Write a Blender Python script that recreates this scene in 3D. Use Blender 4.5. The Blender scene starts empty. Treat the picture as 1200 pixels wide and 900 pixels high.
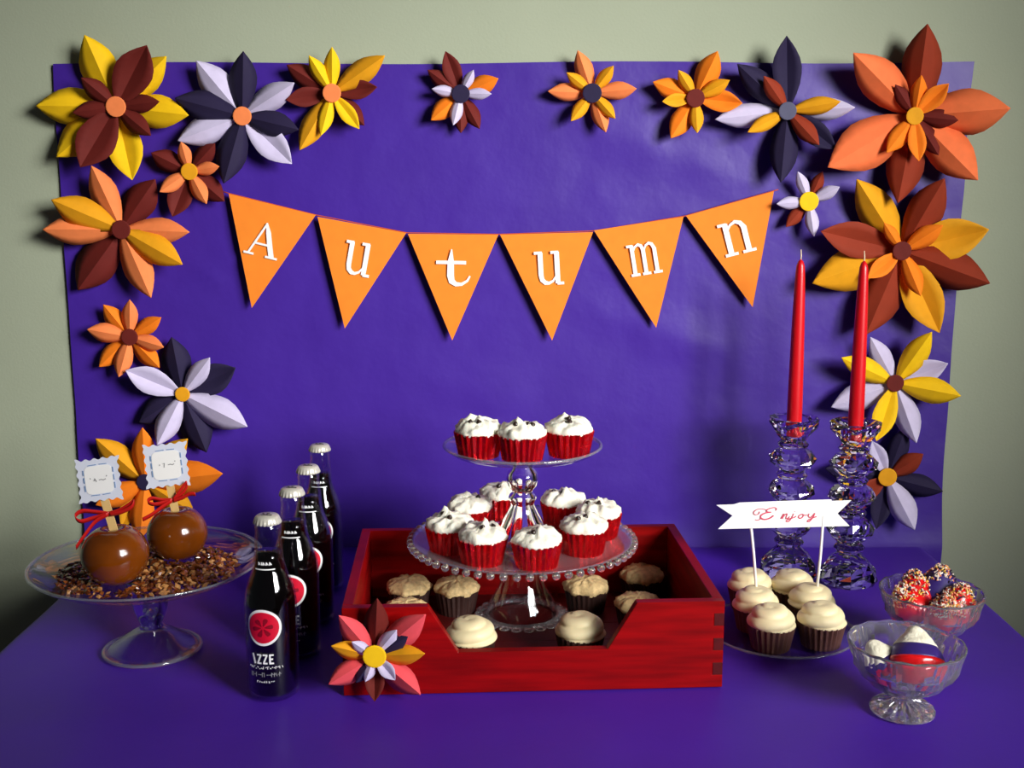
import bpy, math, random
from mathutils import Vector, Matrix, noise

random.seed(11)
sc = bpy.context.scene
COL = sc.collection
PI = math.pi
R = math.radians

# ------------------------------------------------------------------ camera
T = 0.74                 # table top height
EYE = 0.62               # eye above the table
FPX = 1320.0             # focal length for a 1200 px wide frame
PITCH = R(10.1)
CAM = Vector((0.0, -1.89, T + EYE))
cam_d = bpy.data.cameras.new('camera')
cam_d.sensor_width = 36.0
cam_d.lens = FPX / 1200.0 * 36.0
cam_d.clip_start = 0.05
cam = bpy.data.objects.new('camera', cam_d)
cam.location = CAM
cam.rotation_euler = (PI / 2 - PITCH, 0, 0)
COL.objects.link(cam)
sc.camera = cam

# ------------------------------------------------------------------ light
world = bpy.data.worlds.new('room_ambient')
sc.world = world
world.use_nodes = True
bg = world.node_tree.nodes['Background']
bg.inputs[0].default_value = (0.86, 0.93, 1.0, 1)
bg.inputs[1].default_value = 0.03

def area(name, loc, target, sx, sy, power, color):
    l = bpy.data.lights.new(name, 'AREA')
    l.shape = 'RECTANGLE'; l.size = sx; l.size_y = sy
    l.energy = power; l.color = color
    o = bpy.data.objects.new(name, l)
    o.location = loc
    d = Vector(target) - Vector(loc)
    o.rotation_euler = d.to_track_quat('-Z', 'Y').to_euler()
    COL.objects.link(o)
    return o

WIN = dict(x=1.80, y0=-2.95, y1=-1.50, z0=1.35, z1=2.45)
area('window_daylight', (WIN['x'] + 0.10, (WIN['y0'] + WIN['y1']) / 2, (WIN['z0'] + WIN['z1']) / 2),
     (0.36, -0.38, 1.27), 1.35, 1.05, 18.6, (1.0, 0.985, 0.96)).data.spread = R(48)

sc.view_settings.view_transform = 'Standard'
sc.view_settings.look = 'None'
sc.view_settings.gamma = 1.0
sc.view_settings.use_curve_mapping = False
sc.view_settings.exposure = 0.0

# ------------------------------------------------------------------ projection helpers (photo pixel -> point on a real plane)
FW = Vector((0, math.cos(PITCH), -math.sin(PITCH)))
UP = Vector((0, math.sin(PITCH), math.cos(PITCH)))
RT = Vector((1, 0, 0))
def ray(px, py):
    return FW + RT * ((px - 600.0) / FPX) + UP * ((450.0 - py) / FPX)
def on_y(px, py, Y):
    d = ray(px, py)
    return CAM + d * ((Y - CAM.y) / d.y)
def on_z(px, py, z):          # z above the table top
    d = ray(px, py)
    return CAM + d * ((T + z - CAM.z) / d.z)

# ------------------------------------------------------------------ materials
def lin(c):
    out = []
    for v in c:
        v = v / 255.0
        out.append(v / 12.92 if v <= 0.04045 else ((v + 0.055) / 1.055) ** 2.4)
    return (*out, 1.0)

def mat(name, rgb, rough=0.6, metal=0.0, spec=0.5, vary=0.08, nscale=30.0, bump=0.0, bscale=80.0, coat=0.0,
        stretch=None, sss=0.0, sheen=0.0, bdist=0.002):
    m = bpy.data.materials.new(name)
    m.use_nodes = True
    nt = m.node_tree
    b = nt.nodes['Principled BSDF']
    b.inputs['Roughness'].default_value = rough
    b.inputs['Metallic'].default_value = metal
    b.inputs['Specular IOR Level'].default_value = spec
    b.inputs['Coat Weight'].default_value = coat
    b.inputs['Coat Roughness'].default_value = 0.05
    if sss:
        b.inputs['Subsurface Weight'].default_value = sss
        b.inputs['Subsurface Radius'].default_value = (0.006, 0.004, 0.003)
    if sheen:
        b.inputs['Sheen Weight'].default_value = sheen
    tc = nt.nodes.new('ShaderNodeTexCoord')
    src = tc.outputs['Object']
    if stretch:
        mp = nt.nodes.new('ShaderNodeMapping')
        mp.inputs['Scale'].default_value = stretch
        nt.links.new(src, mp.inputs['Vector'])
        src = mp.outputs['Vector']
    n = nt.nodes.new('ShaderNodeTexNoise')
    n.inputs['Scale'].default_value = nscale
    n.inputs['Detail'].default_value = 4.0
    nt.links.new(src, n.inputs['Vector'])
    r = nt.nodes.new('ShaderNodeValToRGB')
    c = lin(rgb)
    r.color_ramp.elements[0].position = 0.3
    r.color_ramp.elements[1].position = 0.7
    r.color_ramp.elements[0].color = tuple(max(0, v * (1 - vary)) for v in c[:3]) + (1,)
    r.color_ramp.elements[1].color = tuple(min(1, v * (1 + vary)) for v in c[:3]) + (1,)
    nt.links.new(n.outputs['Fac'], r.inputs['Fac'])
    nt.links.new(r.outputs['Color'], b.inputs['Base Color'])
    if bump:
        n2 = nt.nodes.new('ShaderNodeTexNoise')
        n2.inputs['Scale'].default_value = bscale
        n2.inputs['Detail'].default_value = 5.0
        nt.links.new(src, n2.inputs['Vector'])
        bp = nt.nodes.new('ShaderNodeBump')
        bp.inputs['Strength'].default_value = bump
        bp.inputs['Distance'].default_value = bdist
        nt.links.new(n2.outputs['Fac'], bp.inputs['Height'])
        nt.links.new(bp.outputs['Normal'], b.inputs['Normal'])
    return m

def thin_glass(name, tint=(0.93, 0.95, 0.96), base_refl=0.04, edge=0.55, painted_glint=0.0):
    m = bpy.data.materials.new(name); m.use_nodes = True
    nt = m.node_tree; nt.nodes.clear()
    out = nt.nodes.new('ShaderNodeOutputMaterial')
    tr = nt.nodes.new('ShaderNodeBsdfTransparent'); tr.inputs[0].default_value = (*tint, 1)
    gl = nt.nodes.new('ShaderNodeBsdfGlossy'); gl.inputs['Roughness'].default_value = 0.04
    lw = nt.nodes.new('ShaderNodeLayerWeight'); lw.inputs[0].default_value = 0.5
    mp = nt.nodes.new('ShaderNodeMapRange')
    mp.inputs[3].default_value = base_refl; mp.inputs[4].default_value = edge
    pw = nt.nodes.new('ShaderNodeMath'); pw.operation = 'POWER'; pw.inputs[1].default_value = 3.0
    nt.links.new(lw.outputs['Facing'], pw.inputs[0])
    nt.links.new(pw.outputs[0], mp.inputs[0])
    mx = nt.nodes.new('ShaderNodeMixShader')
    nt.links.new(mp.outputs[0], mx.inputs[0])
    nt.links.new(tr.outputs[0], mx.inputs[1]); nt.links.new(gl.outputs[0], mx.inputs[2])
    last = mx.outputs[0]
    if painted_glint:  # pale diffuse mixed in, painting the bright reflections along glass edges
        df = nt.nodes.new('ShaderNodeBsdfDiffuse'); df.inputs[0].default_value = (0.8, 0.8, 0.85, 1)
        m2 = nt.nodes.new('ShaderNodeMixShader'); m2.inputs[0].default_value = painted_glint
        nt.links.new(last, m2.inputs[1]); nt.links.new(df.outputs[0], m2.inputs[2])
        last = m2.outputs[0]
    nt.links.new(last, out.inputs[0])
    return m

def solid_glass(name, ior=1.5, color=(1, 1, 1), rough=0.0, painted_glint=0.0):
    m = bpy.data.materials.new(name); m.use_nodes = True
    nt = m.node_tree; nt.nodes.clear()
    out = nt.nodes.new('ShaderNodeOutputMaterial')
    g = nt.nodes.new('ShaderNodeBsdfGlass')
    g.inputs['Color'].default_value = (*color, 1); g.inputs['IOR'].default_value = ior; g.inputs['Roughness'].default_value = rough
    last = g.outputs[0]
    if painted_glint:  # whitish diffuse share stands in for sparkle and lit edges
        df = nt.nodes.new('ShaderNodeBsdfDiffuse'); df.inputs[0].default_value = (0.85, 0.86, 0.9, 1)
        m2 = nt.nodes.new('ShaderNodeMixShader'); m2.inputs[0].default_value = painted_glint
        nt.links.new(last, m2.inputs[1]); nt.links.new(df.outputs[0], m2.inputs[2])
        last = m2.outputs[0]
    nt.links.new(last, out.inputs[0])
    return m

M = {}
M['wall'] = mat('painted_wall', (166, 174, 150), 0.85, vary=0.03, nscale=6, bump=0.15, bscale=220)
M['floor'] = mat('wood_floor', (110, 82, 52), 0.5, vary=0.25, nscale=9, stretch=(1, 12, 1))
M['white_paint'] = mat('white_paint', (225, 225, 218), 0.45, vary=0.02)
M['purple'] = mat('purple_paper', (66, 34, 148), 0.44, spec=0.42, vary=0.06, nscale=5, bump=0.6, bscale=8, bdist=0.006)
M['cloth'] = mat('purple_table_paper', (80, 38, 176), 0.45, spec=0.25, vary=0.06, nscale=6, bump=0.3, bscale=9, bdist=0.004)
M['table_wood'] = mat('table_wood', (120, 85, 50), 0.5, vary=0.2, nscale=10, stretch=(1, 10, 1))
for k, c in dict(yellow=(252, 200, 18), amber=(232, 160, 22), maroon=(104, 30, 24), rust=(142, 50, 26), peach=(250, 138, 78),
                 orange=(255, 132, 26), coral=(248, 122, 70), lav=(206, 196, 226), navy=(38, 30, 62), pink=(236, 84, 92),
                 slate=(88, 88, 112)).items():
    M[k] = mat('paper_' + k, c, 0.75, spec=0.25, vary=0.05, nscale=60, bump=0.08, bscale=400)
M['pennant'] = mat('pennant_card', (246, 136, 40), 0.75, spec=0.25, vary=0.04, nscale=50)
M['string'] = mat('bunting_string', (196, 74, 30), 0.8)
M['white_card'] = mat('white_card', (246, 245, 242), 0.7, spec=0.3, vary=0.015)
M['tag_blue'] = mat('tag_line_print', (120, 150, 190), 0.7)
M['tag_card'] = mat('tag_scalloped_card', (218, 222, 236), 0.7, vary=0.03)
M['ink'] = mat('grey_ink', (150, 150, 150), 0.8)
M['red_ink'] = mat('pink_red_ink', (205, 70, 95), 0.8)
M['grey_print'] = mat('letter_edge_print', (120, 120, 140), 0.8)
M['red_wood'] = mat('red_stained_wood', (136, 3, 4), 0.45, spec=0.14, vary=0.34, nscale=7, stretch=(1.2, 1.2, 14), coat=0.04)
M['end_grain'] = mat('red_end_grain', (80, 4, 5), 0.5, spec=0.3, vary=0.25, nscale=60)
M['tray_floor'] = mat('dark_red_tray_base', (80, 9, 9), 0.4, vary=0.2, nscale=8, stretch=(2, 12, 1))
M['foil'] = mat('red_foil', (220, 8, 20), 0.24, metal=0.75, vary=0.2, nscale=160, coat=0.6, stretch=(1, 1, .25), bump=0.6, bscale=260)
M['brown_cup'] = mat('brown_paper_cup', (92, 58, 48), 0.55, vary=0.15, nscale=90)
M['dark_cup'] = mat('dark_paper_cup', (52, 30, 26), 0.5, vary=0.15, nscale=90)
M['cake'] = mat('chocolate_cake', (60, 32, 18), 0.9, vary=0.3, nscale=200, bump=0.5, bscale=300)
M['white_frost'] = mat('white_frosting', (252, 246, 226), 0.55, vary=0.12, nscale=110, bump=0.45, bscale=160, sss=0.15)
M['cream_frost'] = mat('cream_frosting', (244, 228, 182), 0.5, vary=0.04, nscale=50, bump=0.15, bscale=120, sss=0.15)
M['nut_frost'] = mat('crumbly_tan_frosting', (226, 196, 140), 0.7, vary=0.22, nscale=150, bump=0.7, bscale=220, sss=0.1)
M['chip'] = mat('chocolate_chip', (44, 30, 22), 0.35, vary=0.1)
M['caramel'] = mat('caramel_coat', (118, 56, 6), 0.16, spec=0.5, vary=0.3, nscale=18, coat=0.6)
M['stick'] = mat('wood_stick', (222, 184, 118), 0.7, vary=0.12, nscale=60, stretch=(1, 1, 0.1))
M['ribbon'] = mat('red_ribbon', (196, 24, 20), 0.45, vary=0.1)
M['nut_a'] = mat('caramel_nut_dark', (88, 40, 14), 0.22, coat=0.5, vary=0.3, nscale=300)
M['nut_b'] = mat('caramel_nut_mid', (128, 66, 24), 0.22, coat=0.5, vary=0.3, nscale=300)
M['nut_c'] = mat('caramel_nut_pale', (190, 134, 78), 0.3, coat=0.3, vary=0.3, nscale=300)
M['soda'] = mat('dark_soda', (4, 1, 2), 0.05, spec=0.5, vary=0.1)
M['cap'] = mat('white_metal_cap', (216, 212, 198), 0.32, metal=0.25, vary=0.04)
M['cap_print'] = mat('cap_print', (70, 66, 66), 0.5)
M['print_white'] = mat('white_print', (244, 244, 244), 0.5, vary=0.02)
M['print_red'] = mat('red_print', (214, 14, 48), 0.4, vary=0.06, nscale=200)
M['print_dark'] = mat('dark_red_print', (140, 6, 30), 0.4)
M['print_grey'] = mat('grey_print', (140, 140, 145), 0.5)
M['candle'] = mat('red_wax', (206, 10, 24), 0.34, spec=0.5, vary=0.04, sss=0.15)
M['wick'] = mat('waxed_wick', (226, 204, 170), 0.8)
M['treat_red'] = mat('red_candy_coat', (222, 22, 26), 0.22, vary=0.08, coat=0.4)
M['treat_purple'] = mat('purple_candy_coat', (52, 34, 110), 0.4, vary=0.08)
M['treat_white'] = mat('white_sugar_crumb', (244, 238, 214), 0.85, vary=0.08, nscale=300, bump=0.8, bscale=300)
M['spr_white'] = mat('sprinkle_white', (250, 236, 220), 0.4)
M['spr_peach'] = mat('sprinkle_peach', (246, 150, 110), 0.4)
M['spr_dark'] = mat('sprinkle_dark', (44, 34, 60), 0.4)
M['spr_yellow'] = mat('sprinkle_yellow', (244, 200, 80), 0.4)
M['glass_thin'] = thin_glass('clear_glass_plate')
M['glass_bottle'] = thin_glass('clear_bottle_glass', tint=(0.95, 0.96, 0.97), edge=0.7)
M['glass_paled'] = thin_glass('moulded_glass_plate', tint=(0.9, 0.92, 0.95), base_refl=0.07, edge=0.6, painted_glint=0.10)  # plate paled by a painted share of reflected light
M['crystal'] = solid_glass('crystal', 1.52)
M['glass'] = solid_glass('clear_glass', 1.45)
M['cut_glass'] = solid_glass('cut_crystal', 1.5, painted_glint=0.07)  # clear crystal, brightened by painted-in glints
M['bead_glass'] = solid_glass('moulded_bead_glass', 1.45, painted_glint=0.08)  # clear beads, some of their bright glints put into the colour
M['glass_foot'] = thin_glass('clear_glass_foot', tint=(0.9, 0.92, 0.94), base_refl=0.06, edge=0.75, painted_glint=0.0)
M['glass_rim'] = thin_glass('polished_glass_rim', tint=(0.85, 0.88, 0.92), base_refl=0.10, edge=0.8, painted_glint=0.10)  # white gleam of the rim partly painted as pale diffuse

# ------------------------------------------------------------------ mesh helpers
def mesh(name, v, f, mats, fm=None, smooth=True):
    me = bpy.data.meshes.new(name)
    me.from_pydata([tuple(p) for p in v], [], f)
    if not isinstance(mats, (list, tuple)):
        mats = [mats]
    for m in mats:
        me.materials.append(M[m] if isinstance(m, str) else m)
    if fm:
        me.polygons.foreach_set('material_index', fm)
    me.polygons.foreach_set('use_smooth', [smooth] * len(me.polygons))
    me.update()
    return me

def link(name, me, parent=None, loc=(0, 0, 0), rot=(0, 0, 0), kind=None):
    o = bpy.data.objects.new(name, me)
    o.location = loc; o.rotation_euler = rot
    if parent is not None:
        o.parent = parent
    if kind:
        o['kind'] = kind
    COL.objects.link(o)
    return o

def part(name, v, f, mats, parent=None, fm=None, smooth=True, loc=(0, 0, 0), rot=(0, 0, 0), kind=None):
    return link(name, mesh(name, v, f, mats, fm, smooth), parent, loc, rot, kind)

def tag(o, label, cat, group=None):
    o['label'] = label; o['category'] = cat
    if group: o['group'] = group
    return o

def thing(name, label, cat, loc=(0, 0, 0), rotz=0.0, group=None):
    o = bpy.data.objects.new(name, None)
    o.empty_display_size = 0.03
    o.location = loc; o.rotation_euler = (0, 0, rotz)
    COL.objects.link(o)
    return tag(o, label, cat, group)

def autosmooth(o, ang=35):
    me = o.data
    me.polygons.foreach_set('use_smooth', [True] * len(me.polygons))
    me.set_sharp_from_angle(angle=R(ang))
    return o

def box(v, f, x0, x1, y0, y1, z0, z1):
    b = len(v)
    v += [(x0, y0, z0), (x1, y0, z0), (x1, y1, z0), (x0, y1, z0), (x0, y0, z1), (x1, y0, z1), (x1, y1, z1), (x0, y1, z1)]
    f += [(b, b+3, b+2, b+1), (b+4, b+5, b+6, b+7), (b, b+1, b+5, b+4), (b+1, b+2, b+6, b+5), (b+2, b+3, b+7, b+6), (b+3, b, b+4, b+7)]

def lathe(prof, n, rf=None, phase=0.0):
    """rings of (r, z); r == 0 gives a pole"""
    v, f, rows = [], [], []
    for i, (r, z) in enumerate(prof):
        if r <= 1e-6:
            rows.append([len(v)]); v.append((0, 0, z))
        else:
            row = []
            for k in range(n):
                a = 2 * PI * k / n + phase
                rr, zz = (r, z) if rf is None else rf(r, z, a, k, i)
                row.append(len(v)); v.append((rr * math.cos(a), rr * math.sin(a), zz))
            rows.append(row)
    for A, B in zip(rows, rows[1:]):
        for k in range(n):
            k2 = (k + 1) % n
            if len(A) == 1 and len(B) == 1: continue
            if len(A) == 1: f.append((A[0], B[k2], B[k]))
            elif len(B) == 1: f.append((A[k], A[k2], B[0]))
            else: f.append((A[k], A[k2], B[k2], B[k]))
    return v, f

def prism(poly, thick, frame):
    """2D polygon extruded; frame(u, v, h) -> 3D"""
    n = len(poly)
    v = [frame(u, w, 0.0) for u, w in poly] + [frame(u, w, thick) for u, w in poly]
    f = [tuple(range(n))[::-1], tuple(range(n, 2 * n))]
    for i in range(n):
        j = (i + 1) % n
        f.append((i, j, n + j, n + i))
    return v, f

def stroke(v, f, pts, widths, frame, h0, h1):
    """a pen stroke as a thin raised ribbon in a 2D frame"""
    n = len(pts)
    if not isinstance(widths, (list, tuple)):
        widths = [widths] * n
    L, Rr = [], []
    for i in range(n):
        a = Vector(pts[max(0, i - 1)]); b = Vector(pts[min(n - 1, i + 1)])
        d = b - a
        d = d.normalized() if d.length > 1e-9 else Vector((1, 0))
        nn = Vector((-d.y, d.x)) * widths[i] * 0.5
        p = Vector(pts[i])
        L.append(p + nn); Rr.append(p - nn)
    b0 = len(v)
    for i in range(n):
        for p, h in ((L[i], h0), (Rr[i], h0), (Rr[i], h1), (L[i], h1)):
            v.append(tuple(frame(p.x, p.y, h)))
    for i in range(n - 1):
        a = b0 + 4 * i; c = a + 4
        for q in range(4):
            f.append((a + q, a + (q + 1) % 4, c + (q + 1) % 4, c + q))
    f.append((b0, b0 + 3, b0 + 2, b0 + 1)); e = b0 + 4 * (n - 1)
    f.append((e, e + 1, e + 2, e + 3))

def smooth_line(pts, sub=4):
    P = [Vector(p) for p in pts]
    out = []
    for i in range(len(P) - 1):
        p0 = P[max(0, i - 1)]; p1 = P[i]; p2 = P[i + 1]; p3 = P[min(len(P) - 1, i + 2)]
        for s in range(sub):
            t = s / sub
            out.append(0.5 * ((2 * p1) + (p2 - p0) * t + (2 * p0 - 5 * p1 + 4 * p2 - p3) * t * t + (3 * p1 - p0 - 3 * p2 + p3) * t ** 3))
    out.append(P[-1])
    return out

def tube(v, f, pts, rad, n=8, caps=True):
    P = [Vector(p) for p in pts]
    if not isinstance(rad, (list, tuple)): rad = [rad] * len(P)
    rows = []
    for i, p in enumerate(P):
        d = (P[min(len(P) - 1, i + 1)] - P[max(0, i - 1)]).normalized()
        ref = Vector((0, 1, 0)) if abs(d.y) < 0.9 else Vector((1, 0, 0))
        a = d.cross(ref).normalized(); b = d.cross(a).normalized()
        row = []
        for k in range(n):
            t = 2 * PI * k / n
            row.append(len(v)); v.append(tuple(p + (a * math.cos(t) + b * math.sin(t)) * rad[i]))
        rows.append(row)
    for A, B in zip(rows, rows[1:]):
        for k in range(n):
            f.append((A[k], A[(k + 1) % n], B[(k + 1) % n], B[k]))
    if caps:
        f.append(tuple(rows[0][::-1])); f.append(tuple(rows[-1]))

def band(v, f, pts, width, normal_fn=None, thick=0.0004):
    """flat ribbon through 3D points, its width along the given direction"""
    P = [Vector(p) for p in pts]
    b0 = len(v)
    for i, p in enumerate(P):
        w = normal_fn(i, p) if normal_fn else Vector((0, 0, 1))
        d = (P[min(len(P) - 1, i + 1)] - P[max(0, i - 1)]).normalized()
        nrm = d.cross(w).normalized() * thick
        for q in (p + w * width / 2 + nrm, p - w * width / 2 + nrm, p - w * width / 2 - nrm, p + w * width / 2 - nrm):
            v.append(tuple(q))
    for i in range(len(P) - 1):
        a = b0 + 4 * i; c = a + 4
        for q in range(4):
            f.append((a + q, a + (q + 1) % 4, c + (q + 1) % 4, c + q))
    f.append((b0, b0 + 3, b0 + 2, b0 + 1)); e = b0 + 4 * (len(P) - 1)
    f.append((e, e + 1, e + 2, e + 3))

# ================================================================== THE SETTING
def struct(name, boxes, m, parent=None):
    v, f = [], []
    for b in boxes: box(v, f, *b)
    o = part(name, v, f, m, parent, smooth=False)
    if parent is None: o['kind'] = 'structure'
    return o

XR = WIN['x']
struct('wall_back', [(-2.3, XR + 0.12, 0.0, 0.12, 0.0, 2.75)], 'wall')
struct('wall_right', [(XR, XR + 0.12, -3.6, WIN['y0'], 0, 2.75), (XR, XR + 0.12, WIN['y1'], 0.0, 0, 2.75),
                      (XR, XR + 0.12, WIN['y0'], WIN['y1'], 0, WIN['z0']), (XR, XR + 0.12, WIN['y0'], WIN['y1'], WIN['z1'], 2.75)], 'wall')
struct('floor', [(-2.3, XR + 0.12, -3.6, 0.12, -0.05, 0.0)], 'floor')
struct('baseboard_back', [(-2.3, XR, -0.014, 0.0, 0.0, 0.09)], 'white_paint')
ym = (WIN['y0'] + WIN['y1']) / 2; zm = (WIN['z0'] + WIN['z1']) / 2
w_ = struct('window_1', [(XR - 0.015, XR + 0.03, WIN['y0'] - 0.05, WIN['y0'] + 0.02, WIN['z0'] - 0.05, WIN['z1'] + 0.05),
                         (XR - 0.015, XR + 0.03, WIN['y1'] - 0.02, WIN['y1'] + 0.05, WIN['z0'] - 0.05, WIN['z1'] + 0.05),
                         (XR - 0.015, XR + 0.03, WIN['y0'], WIN['y1'], WIN['z0'] - 0.05, WIN['z0'] + 0.02),
                         (XR - 0.015, XR + 0.03, WIN['y0'], WIN['y1'], WIN['z1'] - 0.02, WIN['z1'] + 0.05)], 'white_paint')
struct('window_mullion', [(XR, XR + 0.025, ym - 0.05, ym + 0.05, WIN['z0'], WIN['z1'])], 'white_paint', w_)
struct('window_rail', [(XR, XR + 0.025, WIN['y0'], WIN['y1'], zm - 0.02, zm + 0.02)], 'white_paint', w_)

# ------------------------------------------------------------------ table, cloth, backdrop
TX0, TX1, TY0, TY1 = -0.690, 0.712, -0.84, -0.016
tb = thing('table', 'wooden table hidden under the purple paper cover', 'table', (0, 0, 0))
v, f = [], []
box(v, f, TX0 + 0.006, TX1 - 0.006, TY0 + 0.006, TY1 - 0.004, T - 0.034, T - 0.004)
part('table_top', v, f, 'table_wood', tb, smooth=False)
for lx in (TX0 + 0.06, TX1 - 0.06):
    for ly in (TY0 + 0.06, TY1 - 0.06):
        v, f = [], []
        box(v, f, lx - 0.025, lx + 0.025, ly - 0.025, ly + 0.025, 0.0, T - 0.034)
        part('leg', v, f, 'table_wood', tb, smooth=False)

def drape(s, lo, hi, drop, rad=0.012):
    """arc-length coordinate across the table -> (position, fall)"""
    if s < lo: d, sg, e = lo - s, -1, lo
    elif s > hi: d, sg, e = s - hi, 1, hi
    else: return s, 0.0
    q = rad * PI / 2
    if d < q:
        a = d / rad
        return e + sg * rad * math.sin(a), rad * (1 - math.cos(a))
    return e + sg * (rad + 0.03 * (d - q)), rad + (d - q)

v, f = [], []
NX, NY = 110, 66
DROP = 0.30
xs = []
lo, hi = TX0 + 0.006, TX1 - 0.006
for i in range(NX + 1):
    xs.append(lo - DROP + (hi - lo + 2 * DROP) * i / NX)
xs += [lo, hi, lo - 0.006, hi + 0.006, lo - 0.012, hi + 0.012, lo - 0.019, hi + 0.019]
xs = sorted(xs)
ys = [TY0 - DROP + (TY1 - TY0 + DROP) * j / NY for j in range(NY + 1)]
ys += [TY0 - 0.006, TY0 - 0.012, TY0 - 0.019]
ys = sorted(ys)
for yy in ys:
    for xx in xs:
        X, fx = drape(xx, lo, hi, DROP)
        Y, fy = drape(yy, TY0 + 0.002, 99, DROP)
        fall = max(fx, fy)
        w = 0.0012 * noise.noise(Vector((xx * 5, yy * 5, 3.3))) + 0.0007 * noise.noise(Vector((xx * 14, yy * 14, 8.1)))
        if fall > 0.01:
            X += 0.006 * noise.noise(Vector((xx * 3, yy * 7, 1.0))); Y += 0.006 * noise.noise(Vector((xx * 7, yy * 3, 2.0)))
        v.append((X, min(Y, TY1 + 0.004), T - 0.0015 - fall + (w if fall < 0.01 else 0)))
W_ = len(xs)
for j in range(len(ys) - 1):
    for i in range(W_ - 1):
        f.append((j * W_ + i, j * W_ + i + 1, (j + 1) * W_ + i + 1, (j + 1) * W_ + i))
cl = part('table_cover', v, f, 'cloth')
tag(cl, 'purple paper cover spread flat over the table top', 'tablecloth')

# purple backdrop sheet hung on the wall
BX0, BX1 = -0.744, 0.744
BZ0, BZ1 = T - 0.05, T + 0.812
v, f = [], []
NX, NZ = 120, 74
def crease(x, z, x0, z0, x1, z1, w, h):
    d = Vector((x1 - x0, z1 - z0)); L = d.length; d /= L
    p = Vector((x - x0, z - z0)); t = p.dot(d)
    if t < 0 or t > L: return 0.0
    q = abs(p.x * -d.y + p.y * d.x)
    return h * max(0, 1 - q / w) * math.sin(PI * t / L)
for j in range(NZ + 1):
    z = BZ0 + (BZ1 - BZ0) * j / NZ
    for i in range(NX + 1):
        t = i / NX
        x = BX0 + (BX1 - BX0) * t
        ex = 0.0035 * noise.noise(Vector((z * 6, 5.0, 0)))
        if t < 0.02: x += ex
        if t > 0.98: x += ex * 1.6
        y = -0.0065 - 0.0030 * noise.noise(Vector((x * 3.2, z * 2.6, 1.7))) - 0.0016 * noise.noise(Vector((x * 9, z * 7, 4.2))) \
            - 0.0006 * noise.noise(Vector((x * 24, z * 20, 9.0)))
        zr = z - T
        y -= crease(x, zr, -0.56, 0.46, -0.40, 0.52, 0.012, 0.0035) + crease(x, zr, -0.54, 0.50, -0.47, 0.44, 0.01, 0.003)
        y -= crease(x, zr, 0.05, 0.74, 0.45, 0.60, 0.05, 0.004) + crease(x, zr, 0.10, 0.42, 0.40, 0.33, 0.05, 0.004)
        y -= crease(x, zr, -0.20, 0.30, 0.05, 0.26, 0.05, 0.003) + crease(x, zr, 0.16, 0.86, 0.62, 0.70, 0.03, 0.004)
        if zr < 0.06:
            y -= 0.007 * ((0.06 - max(zr, 0)) / 0.06) ** 2
        zz = z + (0.002 * math.sin(x * 9) + 0.0015 * x if j == NZ else 0)
        v.append((x, max(min(y, -0.0015), -0.0155), zz))
for j in range(NZ):
    for i in range(NX):
        a = j * (NX + 1) + i
        f.append((a, a + 1, a + NX + 2, a + NX + 1))
bd = part('paper_backdrop', v, f, 'purple')
tag(bd, 'large purple paper backdrop hung on the green wall', 'backdrop')

# ================================================================== PAPER FLOWERS
SHAPE = [(0.0, .16), (0.08, .34), (0.2, .62), (0.34, .86), (0.48, .98), (0.58, 1.0), (0.70, .88), (0.80, .66), (0.89, .40), (0.96, .15), (1.0, .015)]
def petal(parent, C0, cx, cy, tx, ty, color, ybase, h0, lift, wr, ridge, base_r=3.0):
    """C0: world origin of the flower; (cx,cy) centre and (tx,ty) tip in photo pixels"""
    dx, dy = tx - cx, ty - cy
    L = math.hypot(dx, dy); ux, uy = dx / L, dy / L
    nxp, nyp = -uy, ux
    W = L * wr * 0.94
    v, f = [], []
    for s, sh in SHAPE:
        r = base_r + (L - base_r) * s
        hw = W * 0.5 * sh
        hgt = h0 + lift * (s ** 1.15)
        for q in (-1, -0.5, 0, 0.5, 1):
            fold = (ridge * (1 - abs(q)) - max(0, -ridge)) * 0 + ridge * (0.5 - abs(q))
            hh = hgt + fold * hw * 0.00135
            px = cx + ux * r + nxp * hw * q; py = cy + uy * r + nyp * hw * q
            p = on_y(px, py, ybase - max(hh, 0.001)) - C0
            v.append(tuple(p))
    n = len(SHAPE)
    for i in range(n - 1):
        for q in range(4):
            a = i * 5 + q
            f.append((a, a + 1, a + 6, a + 5))
    o = part('petal', v, f, color, parent)
    for p in o.data.polygons: p.use_smooth = True
    o.data.set_sharp_from_angle(angle=R(24))
    sm = o.modifiers.new('card', 'SOLIDIFY'); sm.thickness = 0.0005; sm.offset = 0
    return o

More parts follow.
